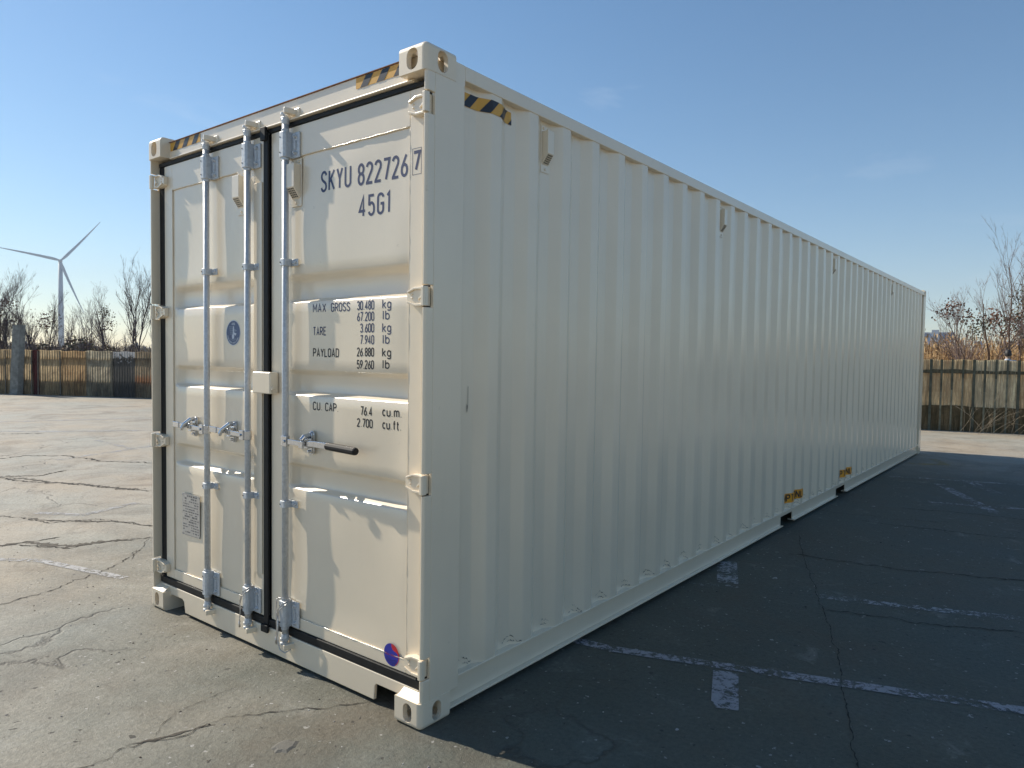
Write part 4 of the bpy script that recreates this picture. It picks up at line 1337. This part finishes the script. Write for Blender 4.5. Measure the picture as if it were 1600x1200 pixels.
# rails and kick boards behind the sheets (their shadows show through)
def rail(z0, z1, off, th, name, m):
    b = MB()
    n = 120
    A = []; B_ = []; C_ = []; D_ = []
    for k in range(n + 1):
        dd = FL * k / n; p, t = fence_at(dd); nn = Vector((-t.y, t.x))
        f = 1 + .06 * min(1, max(0, (dd - 20) / 20))
        A.append((*(p + nn * off), z0 * f)); B_.append((*(p + nn * (off + th)), z0 * f)); C_.append((*(p + nn * (off + th)), z1 * f)); D_.append((*(p + nn * off), z1 * f))
    b.grid([A, B_, C_, D_, A])
    fbuild(b, name, m)
rail(1.30, 1.39, .03, .06, 'rail_shade_strip', M_POSTW)
rail(.50, .585, .03, .06, 'rail_shade_strip', M_POSTW)
rail(.0, .46, .05, .03, 'foot_shade_strip', M_POSTW)
def front_strip(d0, d1, z0, z1, off, th, name, m):
    b = MB(); n = 60; A, B_, C_, D_ = [], [], [], []
    for k in range(n + 1):
        dd = d0 + (d1 - d0) * k / n; p, t = fence_at(dd); nn = Vector((t.y, -t.x))
        jz = .012 * math.sin(dd * 2.3) + .02 * math.sin(dd * 9.1) * math.sin(dd * 3.7)
        A.append((*(p + nn * off), z0)); B_.append((*(p + nn * (off + th)), z0)); C_.append((*(p + nn * (off + th)), z1 + jz)); D_.append((*(p + nn * off), z1 + jz))
    b.grid([A, B_, C_, D_, A]); fbuild(b, name, m)
front_strip(dl0 + 26, FL - .05, 1.385, 1.465, .0135, .007, 'rail_shade_strip', SH_RAILSHADE)  # added dark strip, stands in for the rail shadow on these sheets
front_strip(dl0 + 26, FL - .05, .0, .60, .0135, .008, 'foot_shade_strip', SH_FOOTSHADE)  # added dark strip, stands in for the shaded foot of the sheets
# tall grey post leaning out of the fence and low kerb debris
pb = MB()
w = .14
base = Vector((-25.72, 6.90)); top = Vector((-25.60, 6.98))
for (a, c, z0, z1) in ((base, top, 0, 2.48),):
    lo = [(a.x - w, a.y - .1, z0), (a.x + w, a.y + .05, z0), (a.x + w - .05, a.y + .25, z0), (a.x - w - .05, a.y + .1, z0)]
    hi = [(c.x - w * .9, c.y - .1, z1), (c.x + w * .9, c.y + .05, z1 + .03), (c.x + w * .9 - .05, c.y + .25, z1 + .02), (c.x - w * .9 - .05, c.y + .1, z1)]
    pb.add(lo + hi, [(0, 3, 2, 1), (4, 5, 6, 7), (0, 1, 5, 4), (1, 2, 6, 5), (2, 3, 7, 6), (3, 0, 4, 7)])
M_GREYPOST = simple('grey weathered timber', (.21, .215, .20), .9, 0, .35, 7, .5, 30)
tag(pb.build('post', M_GREYPOST, bevel=.01, fix=True), 'tall leaning grey timber post standing above the fence top', 'post')

# ---------------- bare trees
M_BARK = simple('grey brown bark', (.085, .068, .066), .9, 0, .3, 10, .5, 30)
M_BARK2 = simple('reddish bark', (.15, .095, .065), .9, 0, .3, 10, .5, 30)
M_TWIG = simple('twigs', (.16, .12, .115), .9, 0, .3, 10)
M_DRYLEAF = simple('withered leaves', (.14, .065, .035), .9, 0, .5, 14)
M_DRYLEAF2 = simple('olive withered leaves', (.11, .095, .045), .9, 0, .5, 14)
def bare_tree(name, loc, height, stems, spread, seed, label, group, clumps=(), bark=M_BARK, dens=1.0, thick=1.0):
    rg = random.Random(seed)
    root = tag(empty(name, loc), label, 'tree', group)
    tr, tw, lf = MB(), MB(), MB()
    tips = []
    def grow(p, d, L, r, lvl):
        n = max(3, int(L / (.28 if lvl < 2 else .16)))
        pts = [p.copy()]; rad = [r]
        dd = d.copy()
        for k in range(n):
            dd = (dd + Vector((rg.gauss(0, .09), rg.gauss(0, .09), rg.gauss(.05, .07)))).normalized()
            pts.append(pts[-1] + dd * L / n); rad.append(r * (1 - .72 * (k + 1) / n))
        (tr if lvl < 2 else tw).tube(pts, rad, 6 if lvl == 0 else (4 if lvl < 2 else 3), cap=False)
        if lvl >= 1: tips.append(pts[-1])
        if lvl >= 4 or L < .17 or (lvl == 3 and L < .30): return
        kids = {0: 11, 1: 7, 2: 5, 3: 3}[lvl] * dens
        kids = int(kids + rg.random())
        for c in range(kids):
            t = rg.uniform(.22, 1.0) if lvl == 0 else rg.uniform(.15, 1.0)
            i = min(n - 1, int(t * n)); q = pts[i].lerp(pts[i + 1], t * n - i if t < 1 else 0)
            ax = (pts[i + 1] - pts[i]).normalized()
            side = ax.orthogonal().normalized(); side.rotate(Matrix.Rotation(rg.uniform(0, 2 * PI), 4, ax).to_quaternion())
            ang = R(rg.uniform(14, 34))
            nd = (ax * math.cos(ang) + side * math.sin(ang) + Vector((0, 0, .18))).normalized()
            grow(q, nd, L * rg.uniform(.32, .62) * (1.15 - .55 * t), max(.003, rad[i] * .55), lvl + 1)
    for s_ in range(stems):
        a = 2 * PI * (s_ + rg.random() * .6) / stems
        e = spread * rg.uniform(.5, 1.2) if stems > 1 else .05
        d = Vector((math.cos(a) * e, math.sin(a) * e, 1)).normalized()
        grow(Vector((math.cos(a) * .08 * stems ** .5, math.sin(a) * .08 * stems ** .5, -.05)), d, height * rg.uniform(.7, .98), (.034 + .008 * height / 4) * thick * (1 if stems < 4 else .8), 0)
    tr.build('trunk', bark, root, smooth=True)
    if tw.f: tw.build('crown', M_TWIG, root)
    for (cx0, cy0, cz0, rad, nl, mi) in clumps:
        tp = min(tips, key=lambda t: (t - Vector((cx0, cy0, cz0))).length)
        cx0, cy0, cz0 = tp
        rad *= .8
        for k in range(nl):
            v_ = Vector((rg.gauss(0, 1), rg.gauss(0, 1), rg.gauss(0, .8))) * rad * .5
            c = Vector((cx0, cy0, cz0)) + v_
            s_ = rg.uniform(.02, .05)
            u = Vector((rg.gauss(0, 1), rg.gauss(0, 1), rg.gauss(0, 1))).normalized(); w_ = u.orthogonal()
            lf.face([c - u * s_, c + w_ * s_ * .6, c + u * s_, c - w_ * s_ * .6], mi)
    if lf.f: lf.build('leaves', [M_DRYLEAF, M_DRYLEAF2], root)
    return root
def dirpos(az, dist):
    return (4.597 + math.cos(R(az)) * dist, -2.068 + math.sin(R(az)) * dist)
GL = 'bare trees behind the left fence'; GR = 'bare trees behind the right fence'
# az of image columns: measured from the camera's own position on site
def T(az, dist, *a, **k):
    x, y = dirpos(az, dist)
    return bare_tree('bare_tree', (x, y, .28), *a, **k)
T(165.0, 37.0, 4.2, 7, .26, 101, 'broad many stemmed bare tree at far left with dark leaf clumps', GL, [(.5, -.5, 3.15, .55, 130, 0), (-.6, .4, 2.9, .7, 170, 1), (.9, 0, 2.6, .5, 110, 0), (1.4, -.6, 3.4, .4, 60, 0)], dens=1.15)
T(163.8, 39.0, 4.4, 4, .26, 102, 'bare tree behind the tall grey post with a dark clump in its top', GL, [(.2, .2, 3.3, .45, 110, 0), (.7, 0, 2.4, .5, 80, 0)])
T(162.2, 38.0, 3.5, 3, .30, 103, 'thin bare tree hung with brown leaf clumps left of the wind turbine', GL, [(.35, 0, 2.75, .6, 120, 0), (.9, 0, 2.4, .5, 90, 0)])
T(160.1, 42.0, 3.6, 2, .22, 104, 'slender bare tree just right of the wind turbine tower', GL, dens=.8, thick=.8)
T(158.9, 41.0, 4.0, 2, .25, 105, 'pale thin bare tree with a straight pointed leader', GL, dens=.9, thick=.8)
T(157.8, 39.0, 3.5, 3, .28, 106, 'bare tree with a dark nest like clump at its tip', GL, [(.0, .1, 3.3, .45, 110, 1), (-.9, 0, 2.6, .5, 100, 0)])
T(156.1, 34.5, 5.6, 5, .20, 107, 'tall dark bare tree beside the left edge of the container', GL, dens=.85, thick=1.1)
T(161.2, 43.0, 3.1, 2, .25, 112, 'small leaning bare tree in front of the wind turbine base', GL, dens=.7, thick=.7)
T(95.75, 26.5, 3.5, 4, .36, 108, 'low spreading bare tree nearest the container on the right with rusty leaf sprays', GR, [(-.9, .2, 3.0, .4, 130, 0), (-.6, .2, 3.1, .35, 110, 0), (-.2, 0, 2.85, .35, 90, 0), (.6, 0, 2.9, .5, 120, 0), (.3, 0, 2.4, .5, 90, 1)], M_BARK2, .85)
T(94.6, 28.5, 3.7, 3, .34, 109, 'forked bare tree with an olive leaf clump in its middle', GR, [(.1, .2, 2.9, .4, 120, 0), (.75, 0, 2.8, .6, 260, 1), (.4, .1, 2.5, .6, 160, 0), (-.3, .1, 2.6, .5, 120, 1)], M_BARK2, .8)
T(92.5, 28.0, 5.2, 4, .34, 110, 'taller reddish bare tree at the right edge', GR, [(-.1, 0, 3.4, .7, 240, 1), (.3, 0, 2.9, .7, 240, 0), (-.4, 0, 3.0, .5, 150, 0), (.2, 0, 2.4, .7, 220, 1), (0, 0, 3.9, .5, 120, 0)], M_BARK2, .8)
T(90.2, 26.0, 4.6, 3, .34, 111, 'reddish bare tree beyond the right edge of the view', GR, [], M_BARK2)

# brambles behind the left fence
def bramble(az, dist, wx, h, seed, label):
    x, y = dirpos(az, dist)
    rg = random.Random(seed)
    root = tag(empty('bramble_bush', (x, y, .2)), label, 'bush', 'brambles behind the fence')
    lf, st = MB(), MB()
    for k in range(1500):
        a = rg.uniform(0, 2 * PI); r = rg.random() ** .5
        c = Vector((math.cos(a) * r * wx, math.sin(a) * r * wx * .6, h * (1 - r ** 2.2) * rg.uniform(.45, 1.05) + .05))
        s_ = rg.uniform(.03, .08)
        u = Vector((rg.gauss(0, 1), rg.gauss(0, 1), rg.gauss(0, .7))).normalized(); w_ = u.orthogonal()
        lf.face([c - u * s_, c + w_ * s_ * .6, c + u * s_, c - w_ * s_ * .6], rg.choice((0, 1, 1, 2)))
    for k in range(70):
        a = rg.uniform(0, 2 * PI); e = Vector((math.cos(a) * wx * rg.uniform(.4, 1.15), math.sin(a) * wx * .6, 0))
        hh = h * rg.uniform(.8, 1.25)
        st.tube([e * .1, e * .45 + Vector((0, 0, hh * .9)), e * .8 + Vector((0, 0, hh)), e * 1.05 + Vector((0, 0, hh * .6))], [.012, .009, .006, .003], 3, cap=False)
    lf.build('leaves', [simple('bramble leaf olive', (.15, .14, .07), .8), simple('bramble leaf brown', (.24, .17, .095), .85), simple('bramble leaf dark', (.085, .09, .045), .8)], root)
    st.build('stems', M_TWIG, root)
bramble(159.9, 35.5, 1.6, 2.0, 1, 'olive bramble mound above the fence right of the turbine base')
bramble(161.9, 36.5, 1.7, 1.65, 2, 'low brown bramble thicket left of the wind turbine tower')
bramble(158.2, 37.5, 1.5, 1.6, 3, 'low bramble thicket under the nest clump tree')

# reeds and dead grass: nobody could count them
def reeds(name, n, area, hmin, hmax, mats, seed, label, wid=.012):
    rg = random.Random(seed)
    b = MB()
    for i in range(n):
        x, y = area(rg)
        h = rg.uniform(hmin, hmax) * (1 - .25 * rg.random() ** 2)
        a = rg.uniform(0, PI); lx, ly = rg.gauss(0, .10) * h, rg.gauss(0, .10) * h
        ux, uy = math.cos(a) * wid, math.sin(a) * wid
        z0 = .25
        b.face([(x - ux, y - uy, z0), (x + ux, y + uy, z0), (x + lx * .4 + ux * .8, y + ly * .4 + uy * .8, z0 + h * .6), (x + lx * .4 - ux * .8, y + ly * .4 - uy * .8, z0 + h * .6)], rg.randrange(len(mats)))
        b.face([(x + lx * .4 - ux * .8, y + ly * .4 - uy * .8, z0 + h * .6), (x + lx * .4 + ux * .8, y + ly * .4 + uy * .8, z0 + h * .6), (x + lx, y + ly, z0 + h)], rg.randrange(len(mats)))
        mi = rg.randrange(len(mats))
        # plume and two blades
        t = Vector((x + lx, y + ly, z0 + h)); s_ = rg.uniform(.05, .11)
        q = Vector((rg.gauss(0, 1), rg.gauss(0, 1), rg.uniform(-.4, .3))).normalized()
        b.face([t + Vector((0, 0, s_ * .4)), t + q * s_ * .35 + Vector((0, 0, -s_ * .4)), t + q * s_ * .5 + Vector((0, 0, -s_ * 1.6)), t + Vector((0, 0, -s_ * 1.4))], mi)
        for k in range(3):
            f = rg.uniform(.45, .95); c = Vector((x + lx * f * .8, y + ly * f * .8, z0 + h * f)); q = Vector((rg.gauss(0, 1), rg.gauss(0, 1), rg.uniform(-.2, .9))).normalized() * rg.uniform(.12, .30)
            b.face([c, c + q * .5 + Vector((0, 0, .02)), c + q], mi)
    return tag(b.build(name, mats), label, 'reeds', None, 'stuff')
M_REED = [simple('reed straw', (.42, .27, .12), .9, 0, .3, 3), simple('reed brown', (.30, .17, .075), .9, 0, .3, 3), simple('reed pale', (.52, .37, .2), .9, 0, .3, 3)]
def ar(rg):
    y = 27 + 22 * rg.random() ** 1.4
    return rg.uniform(-6 - (y - 27) * .3, 12 + (y - 27) * .2), y
reeds('reed_bed', 11000, ar, 1.9, 2.65, M_REED, 4, 'bed of dry golden reeds behind the right fence')
M_DEAD = [simple('dead grass straw', (.42, .32, .20), .9, 0, .3, 3), simple('dead grass brown', (.28, .20, .13), .9, 0, .3, 3), simple('dead grass grey', (.36, .31, .25), .9, 0, .3, 3)]
def al(rg):
    az = rg.uniform(154, 169); d_ = 36 + 26 * rg.random()
    return dirpos(az, d_)
reeds('dead_grass', 6000, al, 1.1, 1.75, M_DEAD, 5, 'mass of dead grass and scrub behind the left fence', .012)

# far wood line
fw = MB(); rg = random.Random(9)
for k in range(5200):
    az = rg.uniform(78, 175); d_ = rg.uniform(330, 470)
    x, y = dirpos(az, d_)
    h = rg.uniform(2.5, 6.5) * (.7 + .3 * math.sin(az * 1.7) + .2 * math.sin(az * 4.1))
    w_ = rg.uniform(.25, .9); a = R(az) + PI / 2
    ux, uy = math.cos(a) * w_, math.sin(a) * w_
    fw.face([(x - ux, y - uy, 0), (x + ux, y + uy, 0), (x + ux * .8, y + uy * .8, h * .6), (x + ux * rg.uniform(-.3, .3), y, h), (x - ux * .8, y - uy * .8, h * .6)])
tag(fw.build('far_wood', simple('far bare wood', (.10, .085, .075), .95)), 'low line of bare far-off woodland on the horizon', 'woodland', None, 'stuff')

# ---------------- far buildings
M_WALLP = simple('pale rendered wall', (.55, .58, .62), .8, 0, .06, .2)
M_WALLB = simple('blue wall with haze tone', (.20, .30, .46), .8, 0, .06, .2)  # wall blue with the distance haze put into the colour
M_GLASS = simple('dark window glass', (.035, .05, .075), .15, 0, .1, 1)
def block(az0, az1, dist, h, floors, cols, label, wallm, tower=None):
    p0 = Vector(dirpos(az0, dist)); p1 = Vector(dirpos(az1, dist))
    t = (p1 - p0); Lw = t.length; t.normalize(); n = Vector((-t.y, t.x))
    if n.dot(p0 - Vector((4.6, -2.07))) < 0: n = -n
    root = tag(empty('apartment_building', (p0.x, p0.y, 0), math.atan2(t.y, t.x)), label, 'building', 'far buildings beyond the reeds')
    flip = 1 if n.dot(Vector((-t.y, t.x))) > 0 else -1
    def bx(mb, u0, u1, v0, v1, z0, z1): mb.box(u0, u1, min(v0 * flip, v1 * flip), max(v0 * flip, v1 * flip), z0, z1)
    b = MB(); bx(b, 0, Lw, 0, 12, 0, h); b.build('wall', wallm, root)
    b = MB(); bx(b, -.3, Lw + .3, -.3, 12.3, h + .01, h + .6); b.build('roof', M_WALLP, root)
    fh = (h - .8) / floors
    for f in range(floors):
        for c in range(cols):
            u = Lw * (c + .5) / cols
            b = MB(); bx(b, u - Lw / cols * .28, u + Lw / cols * .28, -.06, .05, .9 + f * fh, .9 + f * fh + fh * .55); b.build('window', M_GLASS, root)
    if tower:
        b = MB(); bx(b, tower[0] * Lw, tower[1] * Lw, -1.5, 8, 0, h + 1.7); tw_ = b.build('stair_tower', M_WALLP, root)
        for f in range(floors):
            b = MB(); bx(b, (tower[0] * .62 + tower[1] * .38) * Lw, (tower[0] * .2 + tower[1] * .8) * Lw, -1.56, -1.45, .9 + f * fh, .9 + f * fh + fh * .7); b.build('window', M_GLASS, tw_)
    return root
block(100.2, 96.85, 390, 16.2, 5, 7, 'pale blue apartment block with a taller stair tower beside the container', M_WALLB, (.60, .74))
block(95.6, 95.1, 470, 14.2, 4, 2, 'narrow far block showing between the two trees on the right', M_WALLB)
block(94.05, 92.9, 430, 13.0, 4, 5, 'low blue block behind the reeds at the right', M_WALLB)

# ---------------- wind turbine
M_TURB = simple('turbine paint with haze tone', (.33, .38, .42), .6, 0, .03, .1)  # grey-blue holds haze and backlit shade; the real paint is lighter
hub = Vector((-846.0, 292.0, 95.1))
az_t = R(160.93)
TB = tag(empty('wind_turbine', (hub.x, hub.y, .35)), 'three bladed wind turbine standing far behind the bare trees', 'wind turbine')
def tbuild(mb, name, smooth=True, parent=None):
    mb.v = [(a - hub.x, b_ - hub.y, c - .35) for a, b_, c in mb.v]
    return mb.build(name, M_TURB, parent or TB, smooth=smooth)
b = MB(); b.tube([(hub.x, hub.y, 0.35), (hub.x, hub.y, 40), (hub.x, hub.y, 93.4)], [2.75, 2.5, 1.85], 24); tbuild(b, 'tower')
ax = Vector((math.cos(az_t), math.sin(az_t), 0)); sd = Vector((ax.y, -ax.x, 0))
b = MB()
b.tube([hub - ax * 4.5, hub - ax * 3.8, hub + ax * 4, hub + ax * 5.2], [1.2, 1.9, 1.9, 1.3], 10)
tbuild(b, 'nacelle')
b = MB(); hc = hub - ax * 5.6
b.tube([hc - ax * 1.9, hc - ax * 1.3, hc, hc + ax * 1.0], [.3, 1.1, 1.6, 1.6], 14); tbuild(b, 'rotor_hub')
for k in range(3):
    a = R(50 + 120 * k)
    dr = sd * math.cos(a) + Vector((0, 0, 1)) * math.sin(a)
    pr = sd * -math.sin(a) + Vector((0, 0, 1)) * math.cos(a)
    bl = MB(); P = []
    for i in range(17):
        t = i / 16
        ch = (1.5 if i == 0 else (3.4 - 2.9 * t) * min(1, .45 + t * 6))
        th = max(.10, .9 * (1 - t) ** 1.6 + .10)
        bend = -ax * 2.2 * t * t + pr * (1.4 * t * t - .6 * t)
        c = hc + dr * (.8 + 55.5 * t) + bend
        tw_ = R(22) * (1 - t)
        cd = pr * math.cos(tw_) + ax * math.sin(tw_); td = ax * math.cos(tw_) - pr * math.sin(tw_)
        P.append([c + cd * ch * .5 * math.cos(q) + td * th * .5 * math.sin(q) - cd * ch * .15 for q in [2 * PI * j / 10 for j in range(11)]])
    bl.grid(P); tbuild(bl, 'blade')

# ---------------- person behind the fence
def person():
    x, y = 3.02, 22.6
    root = tag(empty('person', (x, y, .28), R(8)), 'person with short dark hair and a pale blue jacket standing behind the right fence', 'person')
    joints = {}
    vs, es, rd = [], [], []
    def jt(n, p, r, par=None):
        joints[n] = len(vs); vs.append(p); rd.append(r)
        if par: es.append((joints[par], joints[n]))
    jt('pelvis', (0, 0, .95), (.15, .105))
    jt('waist', (0, 0, 1.10), (.145, .10), 'pelvis'); jt('chest', (0, .0, 1.30), (.17, .115), 'waist'); jt('neckb', (0, .0, 1.46), (.075, .07), 'chest')
    jt('neck', (0, .01, 1.53), (.055, .058), 'neckb'); jt('head', (0, .02, 1.62), (.078, .095), 'neck'); jt('crown', (0, .015, 1.69), (.070, .085), 'head')
    for s in (-1, 1):
        n = 'l' if s < 0 else 'r'
        jt('sh' + n, (s * .205, 0, 1.435), (.07, .07), 'chest'); jt('el' + n, (s * .27, -.03, 1.15), (.047, .047), 'sh' + n); jt('wr' + n, (s * .24, .08, .90), (.033, .033), 'el' + n); jt('pa' + n, (s * .235, .11, .83), (.036, .022), 'wr' + n)
        for q, (dx, ln, cv) in enumerate(((-.027, .068, .02), (-.009, .078, .024), (.009, .073, .024), (.027, .056, .02))):
            jt('f%s%d' % (n, q), (s * .235 + dx * .8, .125, .80), (.009, .009), 'pa' + n); jt('g%s%d' % (n, q), (s * .235 + dx, .125 + cv, .80 - ln), (.008, .008), 'f%s%d' % (n, q))
        jt('t' + n, (s * .20, .135, .80), (.010, .010), 'pa' + n); jt('u' + n, (s * .195, .155, .765), (.009, .009), 't' + n)
        jt('hip' + n, (s * .095, 0, .88), (.095, .095), 'pelvis'); jt('kn' + n, (s * .11, .015, .48), (.06, .06), 'hip' + n); jt('an' + n, (s * .12, -.02, .09), (.042, .042), 'kn' + n); jt('to' + n, (s * .135, .15, .035), (.042, .03), 'an' + n)
    me = bpy.data.meshes.new('body'); me.from_pydata(vs, es, [])
    o = bpy.data.objects.new('body', me); C.objects.link(o); o.parent = root
    sk_ = o.modifiers.new('skin', 'SKIN'); o.modifiers.new('sub', 'SUBSURF').levels = 2; o.modifiers['sub'].render_levels = 2
    for i, r in enumerate(rd):
        me.skin_vertices[0].data[i].radius = r
    me.skin_vertices[0].data[0].use_root = True
    m, nt, p, out = mat('person skin and clothes')
    t = N(nt, 'ShaderNodeTexCoord'); sep = N(nt, 'ShaderNodeSeparateXYZ'); nt.links.new(t.outputs['Object'], sep.inputs[0])
    z = math_(nt, 'DIVIDE', sep.outputs['Z'], 2.0)
    c = ramp(nt, z, [(0, (.03, .03, .035)), (.05, (.035, .045, .08)), (.46, (.42, .48, .56)), (.752, (.42, .30, .22))])
    nt.nodes[c.node.name].color_ramp.interpolation = 'CONSTANT'
    nt.links.new(c, p.inputs['Base Color']); p.inputs['Roughness'].default_value = .75
    me.materials.append(m)
    # hair cap, slightly ragged, reaching the nape (back is towards the camera)
    hb = MB(); P = []; rg = random.Random(4)
    for i in range(9):
        th = PI * .64 * i / 8
        P.append([(.088 * math.sin(th) * math.cos(q) * rg.uniform(.98, 1.03), .012 + .108 * math.sin(th) * math.sin(q) * rg.uniform(.98, 1.03) - .004, 1.655 + .125 * math.cos(th) - (.02 if math.sin(q) < 0 else -.03) * (i / 8)) for q in [2 * PI * k / 18 for k in range(19)]])
        P[-1][-1] = P[-1][0]
    hb.grid(P); hb.build('hair', simple('dark hair', (.012, .011, .011), .6), root, smooth=True)
    f = MB()
    for s in (-1, 1):
        f.tube([(s * .078, .02, 1.60), (s * .090, .012, 1.625), (s * .090, .005, 1.655), (s * .080, .01, 1.66)], [.010, .013, .014, .008], 6)
    f.tube([(0, .105, 1.655), (0, .128, 1.622), (0, .112, 1.612)], [.008, .014, .010], 6)
    f.build('face_features', simple('skin', (.42, .30, .22), .6), root, smooth=True)
    f = MB()
    for s in (-1, 1): f.tube([(s * .032, .108, 1.648), (s * .032, .113, 1.648)], .009, 8)
    f.tube([(-.022, .108, 1.585), (0, .114, 1.583), (.022, .108, 1.585)], .005, 5)
    f.build('eyes_and_mouth', simple('dark features', (.05, .02, .02), .5), root)
person()

# dead weed stalks leaning on the right fence
def weed(x, y, seed, label):
    rg = random.Random(seed); b = MB()
    for k in range(9):
        a = rg.gauss(.5, .7); L = rg.uniform(.3, 1.2)
        p = Vector((rg.uniform(-.5, .5), 0, 0)); d_ = Vector((math.sin(a) * .9, rg.uniform(-.15, .1), rg.uniform(.5, 1))).normalized()
        pts = [p]
        for q in range(6):
            d_ = (d_ + Vector((rg.gauss(0, .1), rg.gauss(0, .05), rg.gauss(-.03, .08)))).normalized(); pts.append(pts[-1] + d_ * L / 6)
        b.tube(pts, [.0045 * (1 - .1 * i) for i in range(7)], 4, cap=False)
        for q in range(3):
            i = rg.randrange(2, 6); e = (d_ + Vector((rg.gauss(0, .5), rg.gauss(0, .2), rg.gauss(.2, .3)))).normalized() * rg.uniform(.1, .3)
            b.tube([pts[i], pts[i] + e], [.0025, .001], 3, cap=False)
    o = b.build('dead_weed', simple('bleached weed stalk', (.30, .25, .18), .9)); o.location = (x, y, 0)
    tag(o, label, 'weed', 'dead weeds at the fence foot')
weed(2.65, 17.35, 31, 'bleached weed stalks nearest the container at the right fence foot')
weed(3.35, 17.45, 32, 'taller bleached weed stalks below the person behind the fence')

# ================================================================== HAZE (closed box round the whole scene)
HAZE = True
if HAZE:
    b = MB(); b.box(-1560, 1560, -1560, 1560, -1.0, 156)
    m = bpy.data.materials.new('thin haze'); m.use_nodes = True; nt = m.node_tree; nt.nodes.clear()
    out = nt.nodes.new('ShaderNodeOutputMaterial'); vp = nt.nodes.new('ShaderNodeVolumePrincipled')
    vp.inputs['Color'].default_value = (.70, .80, .97, 1); vp.inputs['Density'].default_value = .00040; vp.inputs['Anisotropy'].default_value = .1
    nt.links.new(vp.outputs[0], out.inputs['Volume'])
    o = b.build('haze', m); tag(o, 'pale thin haze over the whole yard and horizon', 'haze', None, 'stuff')
